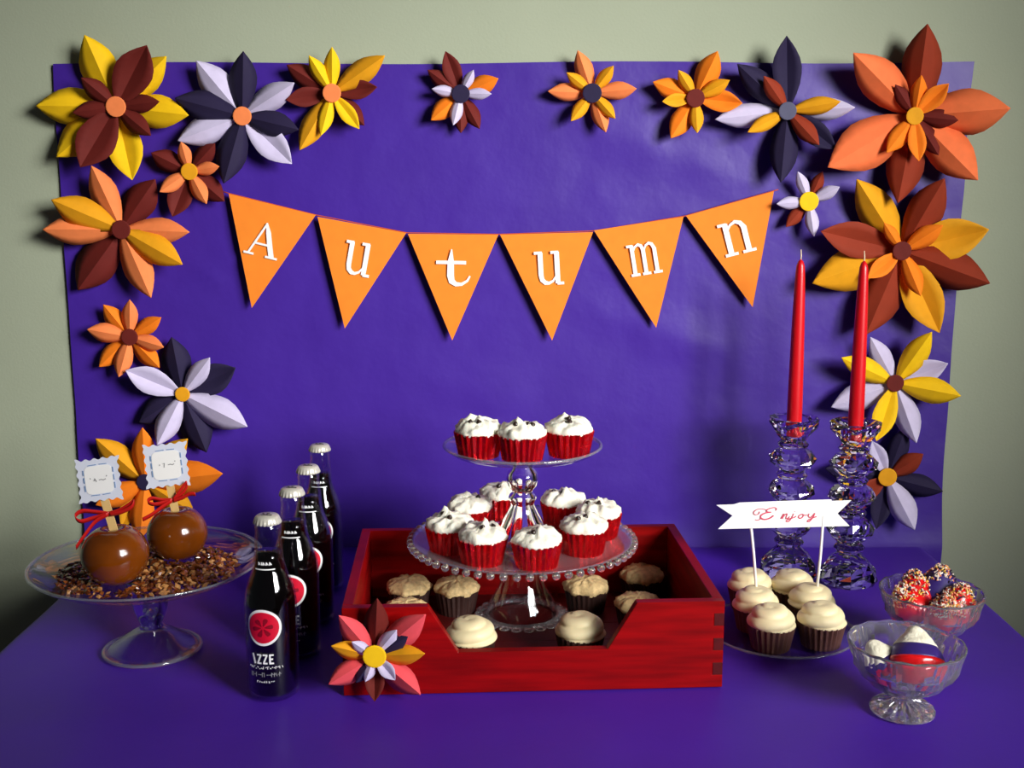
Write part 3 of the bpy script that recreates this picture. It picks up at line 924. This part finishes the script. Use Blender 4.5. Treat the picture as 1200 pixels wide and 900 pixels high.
nuts = part('chopped_nuts', v, f, ['nut_a', 'nut_b', 'nut_c'], None, fm=fm, smooth=False, loc=(AX, AY, T), kind='stuff')
tag(nuts, 'glossy brown chopped caramel nuts scattered around the caramel apples', 'nuts')

# ================================================================== CARAMEL APPLES
def tag_card(parent, O, Y, cx, cy, size, ang, marks):
    ca, sa = math.cos(R(ang)), math.sin(R(ang))
    k = (O - CAM).length
    def fr(u, w, h):
        X, Yp = u * size, -w * size
        return on_y(cx + X * ca - Yp * sa, cy + X * sa + Yp * ca, Y - h) - O
    poly = []
    N = 8
    for side in range(4):
        for i in range(N * 4):
            t = i / (N * 4)
            b = 0.5 + 0.022 * math.sin(t * 2 * PI * N / 1.6) - 0.02 + (0.05 * (abs(t - .5) * 2) ** 8)
            p = Vector((-0.5 + t, b))
            for _ in range(side): p = Vector((p.y, -p.x))
            poly.append((p.x, p.y))
    v, f = prism(poly[::-1], 0.0009, fr)
    tg = part('tag', v, f, 'tag_card', parent, smooth=False)
    v, f = [], []
    inn = []
    for a in range(32):
        t = 2 * PI * a / 32
        c, s = math.cos(t), math.sin(t)
        e = 0.35
        inn.append((0.325 * math.copysign(abs(c) ** e, c), 0.325 * math.copysign(abs(s) ** e, s)))
    v, f = prism(inn, 0.0005, lambda u, w, h: fr(u, w, h + 0.0010))
    part('white_panel', v, f, 'white_card', tg, smooth=False)
    v, f = [], []
    for sgn in (-1, 1):
        for a0, a1 in ((-.24, -.10), (-.05, .08), (.13, .25)):
            stroke(v, f, [(sgn * .345, a0), (sgn * .345, a1)], .028, fr, .0010, .0016)
        stroke(v, f, [(-.22, sgn * .345), (-.02, sgn * .350)], .020, fr, .0010, .0016)
        stroke(v, f, [(.04, sgn * .350), (.22, sgn * .345)], .020, fr, .0010, .0016)
    part('dashed_border', v, f, 'tag_blue', tg, smooth=False)
    v, f = [], []
    for pts in marks:
        stroke(v, f, pts, .02, fr, .0016, .0020)
    part('lettering', v, f, 'ink', tg, smooth=False)
    return tg

def caramel_apple(label, c, rr, stick_a, stick_b, tagc, tag_ang, marks, bow):
    O = Vector((c.x, c.y, c.z - rr * 0.93))
    t = thing('caramel_apple', label, 'caramel apple', tuple(O), 0, 'caramel apples on the glass stand')
    prof = []
    N = 30
    for i in range(N + 1):
        a = -PI / 2 + PI * i / N
        r = rr * (math.cos(a) ** 0.86 if math.cos(a) > 1e-6 else 0)
        z = rr * 0.93 * math.sin(a)
        s = math.sin(a)
        if s > 0: z -= rr * 0.22 * max(0, 1 - (r / (rr * 0.55))) ** 2 if r < rr * 0.55 else 0
        if s < -0.9: z = max(z, -rr * 0.93)
        prof.append((max(r, 0) * (1 - 0.05 * max(0, -s)), z + rr * 0.93))
    prof[0] = (0, prof[0][1]); prof[-1] = (0, prof[-1][1])
    def rf(r, z, a, k, i):
        return r * (1 + 0.018 * math.cos(5 * a + .4) * (z / rr - .3) * .5 + 0.012 * math.cos(2 * a)), z
    v, f = lathe(prof, 56, rf)
    part('apple', v, f, 'caramel', t)
    Y = c.y
    sa_, sb_ = on_y(*stick_a, Y) - O, on_y(*stick_b, Y) - O
    d = (sb_ - sa_).normalized()
    v, f = [], []
    top = sa_ - d * 0.03; bot = sb_ + d * 0.02
    band(v, f, [top, top.lerp(bot, .3), top.lerp(bot, .7), bot], 0.0105, lambda i, p: Vector((d.z, 0, -d.x)).normalized(), 0.0009)
    part('stick', v, f, 'stick', t, smooth=False)
    tag_card(t, O, Y - 0.0018, *tagc, 51, tag_ang, marks)
    v, f = [], []
    for pts in bow:
        P = smooth_line([on_y(p[0], p[1], Y - p[2]) - O for p in pts], 5)
        band(v, f, P, 0.0062, lambda i, p: Vector((0, -0.35, 0.94)), 0.0003)
    part('ribbon', v, f, 'ribbon', t)
    return t
caramel_apple('front left caramel apple with scalloped white tag and red ribbon', *A_POS[0], (124, 590), (133, 620), (116, 562), -8,
              [[(-.12, -.02), (-.09, .03)], [(-.10, .04), (-.06, -.04)], [(.0, -.01), (.05, .0), (.10, -.02), (.16, .0)], [(.18, .05), (.19, .08)], [(-.2, .06), (-.19, .03)]],
              [[(128, 602, .003), (112, 600, .004), (96, 599, .006), (88, 605, .008), (94, 611, .008), (110, 607, .005), (128, 602, .004)],
               [(128, 602, .003), (140, 598, .004), (150, 592, .006), (157, 587, .007), (154, 594, .008), (142, 600, .006), (128, 603, .004)],
               [(126, 603, .004), (112, 611, .006), (100, 626, .010), (89, 642, .013)]])
caramel_apple('rear caramel apple with scalloped white tag, closer to the soda bottles', *A_POS[1], (200, 572), (205, 597), (195, 545), -7,
              [[(-.16, .0), (-.15, .03)], [(-.08, .04), (-.04, .05), (-.06, -.05)], [(.04, .0), (.09, .01), (.14, -.01), (.18, .01)], [(.20, .06), (.21, .08)]],
              [[(202, 586, .003), (190, 586, .004), (178, 584, .006), (173, 588, .007), (180, 591, .007), (192, 589, .005), (202, 586, .004)],
               [(202, 586, .003), (212, 580, .004), (219, 570, .006), (218, 566, .007), (211, 575, .006), (203, 586, .004)],
               [(203, 587, .004), (214, 583, .006), (222, 579, .008), (229, 579, .009)],
               [(201, 587, .004), (190, 594, .006), (178, 603, .008), (167, 609, .010)]])

# ================================================================== SODA BOTTLES
BP = [(.0, .004), (.020, .003), (.0265, .0), (.030, .0025), (.0315, .009), (.0315, .118), (.0306, .128), (.0284, .138), (.0250, .148), (.0215, .157), (.0190, .166), (.0176, .176), (.0163, .192), (.0150, .208), (.0153, .210), (.0153, .214), (.0140, .216), (.0140, .2265)]
def outer_r(z):
    for (r0, z0), (r1, z1) in zip(BP[4:], BP[5:]):
        if z0 <= z <= z1 and z1 > z0:
            return r0 + (r1 - r0) * (z - z0) / (z1 - z0)
    return .03
def build_bottle():
    ms = {}
    inner = [(r - .0018, max(z, .006)) for r, z in BP[::-1][:-3]] + [(.0, .006)]
    prof = BP + inner
    v, f = lathe(prof, 48)
    ms['glass'] = mesh('bottle_glass', v, f, 'glass_bottle')
    LZ = .183
    prof = [(0, .0065)] + [(outer_r(z) - .0022, z) for z in (.0066, .01, .05, .09, .118, .128, .138, .148, .157, .166, .176, LZ)]
    prof[1] = (.026, .0065)
    prof += [(0, LZ)]
    v, f = lathe(prof, 48)
    ms['soda'] = mesh('soda', v, f, 'soda')
    n = 21
    prof = [(.0142, .2178), (.0160, .2178), (.0165, .2190), (.0160, .2212), (.0153, .2235), (.0143, .2262), (.0122, .2280), (.0, .2288)]
    v, f = lathe(prof, n * 4, lambda r, z, a, k, i: (r + (.0007, 0, -.0008, 0)[k % 4] * (1 if 1 <= i <= 2 else .7 if i == 3 else .3 if i == 4 else 0), z))
    ms['cap'] = mesh('bottle_cap', v, f, 'cap', smooth=True)
    v, f = [], []
    fr = lambda u, w, h: Vector((u, w, .2286 + h))
    for pts in ([(-.006, .003), (-.002, -.003)], [(-.001, .003), (.003, .003), (-.001, -.003), (.003, -.003)], [(.004, -.003), (.007, -.003)], [(-.006, -.0045), (.007, -.0045)]):
        stroke(v, f, pts, .0009, fr, 0, .0006)
    ms['cap_print'] = mesh('cap_print', v, f, 'cap_print', smooth=False)
    # labels wrap round the glass, facing -y
    def wrap(u, z, h):
        r = outer_r(z) + .0003 + h
        a = -PI / 2 + u / outer_r(z)
        return Vector((r * math.cos(a), r * math.sin(a), z))
    def disc(cz, rx, h, mname, name, r0=0.0):
        v, f = [], []
        n, m = 40, 6
        for i in range(m + 1):
            rr = r0 + (rx - r0) * i / m
            for k in range(n):
                a = 2 * PI * k / n
                wob = 1 + .012 * math.sin(3 * a + 1)
                v.append(tuple(wrap(rr * wob * math.cos(a) * .97, cz + rr * wob * math.sin(a), h)))
        for i in range(m):
            for k in range(n):
                f.append((i * n + k, i * n + (k + 1) % n, (i + 1) * n + (k + 1) % n, (i + 1) * n + k))
        return mesh(name, v, f, mname)
    CZ = .097
    ms['ring'] = disc(CZ, .0228, 0, 'print_white', 'label_ring')
    ms['red'] = disc(CZ, .0196, .0002, 'print_red', 'label_red')
    v, f = [], []
    for k in range(6):
        a = PI / 3 * k + .15
        d = Vector((math.cos(a), math.sin(a)))
        pts = [d * q for q in (.0022, .0055, .0085, .0115, .0122)]
        stroke(v, f, [tuple(p) for p in pts], [.0006, .0030, .0052, .0046, .0012], lambda u, w, h: wrap(u, CZ + w, h + .0004), 0, .0002)
    ms['star'] = mesh('label_star', v, f, 'print_dark', smooth=False)
    hh, wz = .0125, .051
    ms['brand'] = []
    def g(u, w, h): return wrap(u, wz + w, h)
    def letter(x, w, lines, wd):
        v, f = [], []
        for q, pts in enumerate(lines):
            stroke(v, f, [(x + p[0] * w, p[1] * hh) for p in pts], wd, g, 0, .0003 + q * .00004)
        ms['brand'].append(mesh('brand_letter', v, f, 'print_white', smooth=False))
    letter(-.0150, .0035, [[(0, 1), (.9, 0)]], .0024)
    letter(-.0090, .0055, [[(.0, .92), (1, .92)], [(.92, .92), (.15, .08)], [(.05, .08), (1, .08)]], .0021)
    letter(-.0016, .0055, [[(.0, .92), (1, .92)], [(.92, .92), (.15, .08)], [(.05, .08), (1, .08)]], .0021)
    letter(.0062, .0052, [[(.15, 1), (.15, 0)], [(.1, .92), (1, .92)], [(.1, .5), (.85, .5)], [(.1, .08), (1, .08)]], .0021)
    v, f = [], []
    rnd = random.Random(3)
    for z, x0, x1, hgt in ((.0445, -.021, .022, .0034), (.0270, -.010, .011, .0026)):
        x = x0
        while x < x1:
            w = rnd.uniform(.0010, .0020)
            c = rnd.random()
            if c < .45: stroke(v, f, [(x, z - wz), (x, z - wz + hgt)], .0007, g, 0, .0003)
            if c > .3: stroke(v, f, [(x, z - wz + hgt * rnd.choice((.1, .5, .9))), (x + w, z - wz + hgt * rnd.choice((.1, .5, .9)))], .0007, g, 0, .0003)
            x += w + .0009
    ms['letters'] = mesh('label_fine_print', v, f, 'print_white', smooth=False)
    v, f = [], []
    # neck band
    for zz, x0, x1 in ((.1655, -.012, .013),):
        stroke(v, f, [(x0 + (x1 - x0) * q / 8, zz - wz) for q in range(9)], .0013, g, 0, .0003)
    x = -.007
    for w in (.003, .0012, .0028, .0030, .0028):
        stroke(v, f, [(x, .1705 - wz), (x, .1742 - wz)], .0012, g, 0, .0003)
        stroke(v, f, [(x, .1739 - wz), (x + w * .8, .1710 - wz)], .0010, g, 0, .0003)
        x += w + .0009
    ms['neck'] = mesh('neck_print', v, f, 'print_white', smooth=False)
    v, f = [], []
    z, x = .0345, -.018
    while x < .020:
        w = rnd.uniform(.0012, .0024)
        c = rnd.random()
        if c < .6: stroke(v, f, [(x, z - wz), (x, z - wz + .0055)], .0008, g, 0, .0003)
        if c > .25: stroke(v, f, [(x, z - wz + .0055 * rnd.choice((.1, .5, .9))), (x + w, z - wz + .0055 * rnd.choice((.1, .5, .9)))], .0008, g, 0, .0003)
        x += w + .0008
    ms['small'] = mesh('label_small_print', v, f, 'print_grey', smooth=False)
    return ms
BM = build_bottle()
for lab, px, py, rz in [('dark soda bottle with round red label, nearest of the row of four', 313, 605, 0.0), ('dark soda bottle, second of the row counting from the front', 342, 573, 0.05),
                        ('dark soda bottle, third of the row counting from the front', 361, 547, 0.10), ('dark soda bottle, farthest of the row against the backdrop', 374.5, 522, 0.1)]:
    p = on_z(px, py, .226)
    t = thing('soda_bottle', lab, 'bottle', (p.x, p.y, T), rz - 0.1, 'soda bottles standing in a row')
    g = link('bottle_glass', BM['glass'], t)
    link('soda', BM['soda'], t)
    c = link('bottle_cap', BM['cap'], t); link('cap_print', BM['cap_print'], c)
    l = link('label', BM['ring'], t)
    link('label_red_disc', BM['red'], l); link('label_star', BM['star'], l); link('label_fine_print', BM['letters'], l, kind='stuff'); link('label_small_print', BM['small'], l, kind='stuff')
    link('neck_print', BM['neck'], t, kind='stuff')
    for b_ in BM['brand']: link('brand_letter', b_, l)

# ================================================================== CANDLESTICKS AND CANDLES
CH = .258
def candlestick(label, x, y, n=12, ph=0.0):
    t = thing('candlestick', label, 'candlestick', (x, y, T), ph, 'crystal candlesticks behind the cupcakes')
    k = CH / .258
    rings = [(0, .0), (.040, .0), (.045, .003), (.0455, .010), (.041, .022), (.031, .036), (.020, .046), (.0165, .049),
             (.0215, .052), (.0240, .056), (.0215, .060), (.0175, .063),
             (.025, .070), (.0355, .082), (.0365, .088), (.029, .100), (.0195, .106), (.0225, .109), (.0245, .113), (.0215, .117), (.0180, .119),
             (.026, .126), (.0360, .137), (.0365, .143), (.029, .153), (.0190, .159), (.0225, .162), (.0245, .166), (.0215, .169), (.0180, .171),
             (.026, .178), (.0360, .188), (.0365, .194), (.029, .204), (.0185, .209), (.0225, .212), (.0245, .216), (.0205, .220), (.0190, .222),
             (.026, .231), (.0365, .245), (.0395, .253), (.0380, .2580), (.026, .2520), (.0150, .2475), (.0128, .2465), (.0122, .2330), (0, .2330)]
    def rf(r, z, a, kk, i):
        return (r * (1.035 if (kk + i) % 2 else 0.965) if .0245 < r else r), z
    v, f = lathe(rings, n, rf)
    part('crystal_body', v, f, 'crystal', t, smooth=False)
    return t
def candle(label, x, y, lean=(0, 0)):
    t = thing('taper_candle', label, 'candle', (x, y, T + .2336), 0, 'red taper candles')
    t.rotation_euler = (lean[0], lean[1], 0)
    L = .2715
    v, f = lathe([(0, 0), (.0115, 0), (.0117, .002), (.0116, .05), (.0108, .11), (.0098, .17), (.0084, .22), (.0072, .25), (.0062, .262), (.0040, .2685), (.0010, L), (0, L)], 28)
    part('wax', v, f, 'candle', t)
    v, f = [], []
    tube(v, f, [(0, 0, L - .002), (.0003, 0, L + .006), (-.0004, 0, L + .015)], [.0011, .0010, .0008], 6)
    part('wick', v, f, 'wick', t)
P1 = on_z(931, 489, CH); P2 = on_z(1003, 494, CH)
candlestick('clear crystal candlestick on the left, behind the enjoy sign', P1.x, P1.y, 12, 0.1)
candlestick('clear crystal candlestick on the right, beside the paper flowers', P2.x, P2.y, 12, 0.35)
candle('red taper candle in the left crystal candlestick', P1.x, P1.y, (0.0, -0.004))
candle('red taper candle in the right crystal candlestick', P2.x, P2.y, (0.0, -0.003))

# ================================================================== ENJOY SIGN
YS = on_z(918, 702, .0455).y - 0.0005
SO = on_y(918, 640, YS)
sg = thing('cupcake_sign', 'white paper ribbon sign reading Enjoy on two sticks over the cupcakes', 'sign', tuple(SO))
cx_, cy_ = 835.0, 575.0
def S(u, w): return (cx_ + u / 7.06, cy_ + w / 7.06)
def sfr(h0=0.0):
    def fr(u, w, h):
        px, py = S(u, w)
        bow = 0.0020 * math.sin((u - 200) / 900 * PI * 2)
        return on_y(px, py, YS - 0.0022 - bow - h0 - h) - SO
    return fr
def strip(topl, botl, name, y_add, parent, m):
    v, f = [], []
    n = len(topl)
    fr = sfr(y_add)
    for h in (0, .0006):
        for p, q in zip(topl, botl):
            v.append(tuple(fr(*p, h))); v.append(tuple(fr(*q, h)))
    o = 2 * n
    for i in range(n - 1):
        a = 2 * i
        f += [(a, a + 1, a + 3, a + 2), (o + a, o + a + 2, o + a + 3, o + a + 1), (a, a + 2, o + a + 2, o + a), (a + 1, o + a + 1, o + a + 3, a + 3)]
    f += [(0, o, o + 1, 1), (2 * n - 2, 2 * n - 1, o + 2 * n - 1, o + 2 * n - 2)]
    return part(name, v, f, m, parent, smooth=False)
# banner with swallow-tail ends: the upper and lower halves meet along the middle line
N = 20
tp, md, bt = [], [], []
for i in range(N + 1):
    t = i / N
    tp.append((30 + (1150 - 30) * t, 118 - 40 * t)); md.append((165 + (1035 - 165) * t, 207 - 18 * t)); bt.append((45 + (1135 - 45) * t, 318 - 25 * t))
v, f = [], []
fr = sfr()
for h in (0, .0006):
    for a, b, c in zip(tp, md, bt):
        v += [tuple(fr(*a, h)), tuple(fr(*b, h)), tuple(fr(*c, h))]
o_ = 3 * (N + 1)
for i in range(N):
    a = 3 * i
    for q in (0, 1):
        f += [(a + q, a + q + 1, a + q + 4, a + q + 3), (o_ + a + q, o_ + a + q + 3, o_ + a + q + 4, o_ + a + q + 1)]
    f += [(a, a + 3, o_ + a + 3, o_ + a), (a + 2, o_ + a + 2, o_ + a + 5, a + 5)]
for e in (0, 3 * N):
    for q in (0, 1): f.append((e + q, e + q + 1, o_ + e + q + 1, o_ + e + q))
bn = part('banner', v, f, 'white_card', sg, smooth=False)
strip([(150, 120), (225, 98), (600, 84), (985, 72)], [(150, 130), (225, 128), (600, 110), (985, 96)], 'banner_front_fold', .0010, bn, 'white_card')
v, f = [], []
fr = sfr(.0012)
script = [([(522, 164), (530, 150), (512, 140), (478, 146), (452, 160), (452, 174), (486, 178)], 8), ([(486, 178), (440, 184), (404, 204), (402, 226), (432, 238), (474, 228), (506, 206)], 11),
          ([(452, 160), (416, 152), (376, 154), (346, 172), (342, 192), (362, 200), (384, 190), (388, 172)], 6), ([(402, 226), (380, 244), (352, 240)], 6),
          ([(566, 232), (578, 212), (590, 192), (578, 234)], 8), ([(580, 226), (600, 198), (618, 192), (612, 214), (608, 230), (622, 230), (640, 214)], 8),
          ([(672, 190), (660, 216), (640, 246), (618, 258), (612, 248), (640, 232), (676, 222), (694, 210)], 8), ([(680, 170), (683, 174)], 8),
          ([(744, 194), (722, 202), (712, 218), (724, 230), (744, 220), (752, 202), (742, 194), (766, 204), (784, 200)], 8),
          ([(800, 190), (794, 210), (806, 222), (826, 212), (844, 190)], 8), ([(848, 186), (832, 220), (808, 250), (788, 258), (790, 246), (824, 228), (862, 214)], 8)]
for pts, wd in script:
    stroke(v, f, [tuple(p) for p in smooth_line(pts, 4)], wd, fr, 0, .0004)
part('enjoy_lettering', v, f, 'red_ink', bn, smooth=False)
for (a, b) in (((879, 606), (887, 700)), ((965, 604), (957, 694))):
    v, f = [], []
    tube(v, f, [on_y(a[0], a[1], YS) - SO, on_y((a[0] + b[0]) / 2 + .6, (a[1] + b[1]) / 2, YS) - SO, on_y(b[0], b[1], YS) - SO], .0020, 10)
    part('stick', v, f, 'white_card', sg)

# ================================================================== CUT CRYSTAL BOWLS AND TREATS
def crystal_bowl(label, x, y):
    t = thing('footed_bowl', label, 'bowl', (x, y, T), 0, 'footed cut glass bowls')
    n = 64
    outer = [(0, .0012), (.026, .0012), (.0345, .0), (.0375, .0012), (.0375, .0032), (.0330, .0065), (.0220, .0100), (.0130, .0135), (.0098, .0175), (.0110, .0215),
             (.0200, .0250), (.0330, .0310), (.0440, .0390), (.0530, .0490), (.0590, .0600), (.0625, .0720), (.0655, .0820), (.0672, .0855),
             (.0672, .0875), (.0650, .0880), (.0632, .0850)]
    inner = [(.0598, .0725), (.0562, .0610), (.0500, .0500), (.0410, .0405), (.0300, .0330), (.0150, .0285), (0, .0275)]
    prof = outer + inner
    def rf(r, z, a, k, i):
        if 4 <= i <= 7:
            return r, z + (.0024 if k % 4 < 2 else -.0006)
        if 10 <= i <= 14:
            ph = (k + (i - 10) * 2) % 8
            return r * (1 + (.038 if ph < 4 else -.024)), z
        if i in (15, 16):
            return r * (1 + (.012 if (k // 2) % 2 else -.008)), z
        if i in (17, 18, 19):
            return r, z + .0008 * math.cos(a * 16)
        return r, z
    v, f = lathe(prof, n, rf)
    o = part('cut_glass_body', v, f, 'cut_glass', t)
    o.data.set_sharp_from_angle(angle=R(7))
    return t

FB = on_z(1057, 833, 0); BB = on_z(1092, 692, .0865)
crystal_bowl('footed cut glass bowl at the front right corner of the table', FB.x, FB.y)
crystal_bowl('footed cut glass bowl heaped with red sprinkle treats, behind the front bowl', BB.x, BB.y)

def treat(label, loc, rot, size, bands, group, sprinkle=None, seed=0):
    """a dipped sweet: rounded wedge standing on its small end; bands = [(material, part name, s0, s1)] from foot to tip"""
    t = thing('dipped_treat', label, 'dipped treat', loc, 0, group)
    t.rotation_euler = rot
    if sprinkle: size *= 1.08
    def rad(s):
        return size * (.30 + .30 * math.sin(min(1, s * 1.5) * PI / 2)) * (1 - max(0, s - .38) / .62 * .95 if s > .38 else 1) ** .78 * (min(1, s / .06 + .35) if s < .06 else 1)
    Hh = size * 1.25
    rnd = random.Random(seed)
    last = bands[-1][3]
    for mname, pname, s0, s1 in bands:
        prof = []
        N = 10
        for i in range(N + 1):
            s = s0 + (s1 - s0) * i / N
            prof.append((max(rad(min(s, 1)), 0), s * Hh))
        if s0 == 0: prof = [(0, 0)] + prof
        else: prof = [(0, prof[0][1])] + prof
        if s1 >= 1: prof[-1] = (0, prof[-1][1])
        else: prof += [(0, prof[-1][1])]
        grow = .0006 if 'white' in mname else 0
        v, f = lathe(prof, 32, lambda r, z, a, k, i: (r * (1 + .10 * math.cos(2 * a)) + grow + .0010 * noise.noise(Vector((r * math.cos(a) * 110, r * math.sin(a) * 110, z * 110 + seed))) * (2.2 if grow else 1), z))
        part(pname, v, f, mname, t)
    if sprinkle:
        v, f, fm = [], [], []
        s_lo, s_hi, num = sprinkle
        for _ in range(num):
            s = s_lo + (s_hi - s_lo) * rnd.random() ** .8; a = rnd.uniform(0, 2 * PI)
            r = rad(min(s, .995)) * (1 + .10 * math.cos(2 * a)) + .0009
            c = Vector((r * math.cos(a), r * math.sin(a), s * Hh))
            nrm = Vector((math.cos(a), math.sin(a), .4 + s)).normalized()
            d = (nrm * rnd.uniform(0, .9) + Vector((rnd.uniform(-1, 1), rnd.uniform(-1, 1), rnd.uniform(-1, 1)))).normalized()
            L = rnd.uniform(.0016, .0032)
            b = len(f)
            tube(v, f, [c - d * L, c + d * L], rnd.uniform(.0008, .00125), 5)
            fm += [rnd.choices((0, 1, 2, 3), (5, 4, 3, 2))[0]] * (len(f) - b)
        part('sprinkles', v, f, ['spr_white', 'spr_peach', 'spr_dark', 'spr_yellow'], t, fm=fm, smooth=False, kind='stuff')
    return t
RED = lambda s: [('treat_red', 'red_coating', 0, s), ('treat_purple', 'purple_band', s, s + .22), ('treat_white', 'white_crumb_top', s + .22, 1.0)]
fx, fy = FB.x, FB.y
treat('red purple and white banded treat, the larger one facing front in the front bowl', (fx + .010, fy - .016, T + .038), (R(-34), R(8), 0), .058, RED(.44), 'treats in the front glass bowl', seed=1)
treat('white topped banded treat leaning on the left wall of the front bowl', (fx - .012, fy + .006, T + .037), (R(-16), R(-29), 0), .042, RED(.36), 'treats in the front glass bowl', seed=2)
bx, by = BB.x, BB.y
RP = [('treat_red', 'red_coating', 0, 1.0)]
GB = 'sprinkled treats in the back glass bowl'
treat('red treat with pale sprinkles at the far left of the back bowl', (bx - .016, by - .006, T + .042), (R(-4), R(-28), 0), .044, RP, GB, (.55, 1.0, 230), 3)
treat('tallest red treat with pale sprinkles, left middle of the back bowl', (bx - .012, by + .014, T + .043), (R(-6), R(-6), 0), .048, RP, GB, (.55, 1.0, 260), 4)
treat('red treat with pale sprinkles at front middle of the back bowl', (bx + .004, by - .020, T + .041), (R(20), R(4), 0), .040, RP, GB, (.58, 1.0, 220), 5)
treat('dark purple treat with a sprinkled tip at the back of the bowl', (bx + .013, by + .016, T + .044), (R(-6), R(6), 0), .052, [('treat_red', 'red_coating', 0, .35), ('treat_purple', 'purple_coating', .35, 1.0)], GB, (.72, 1.0, 170), 6)
treat('red treat with pale sprinkles at the right side of the back bowl', (bx + .020, by - .008, T + .042), (R(4), R(18), 0), .045, RP, GB, (.52, 1.0, 240), 7)
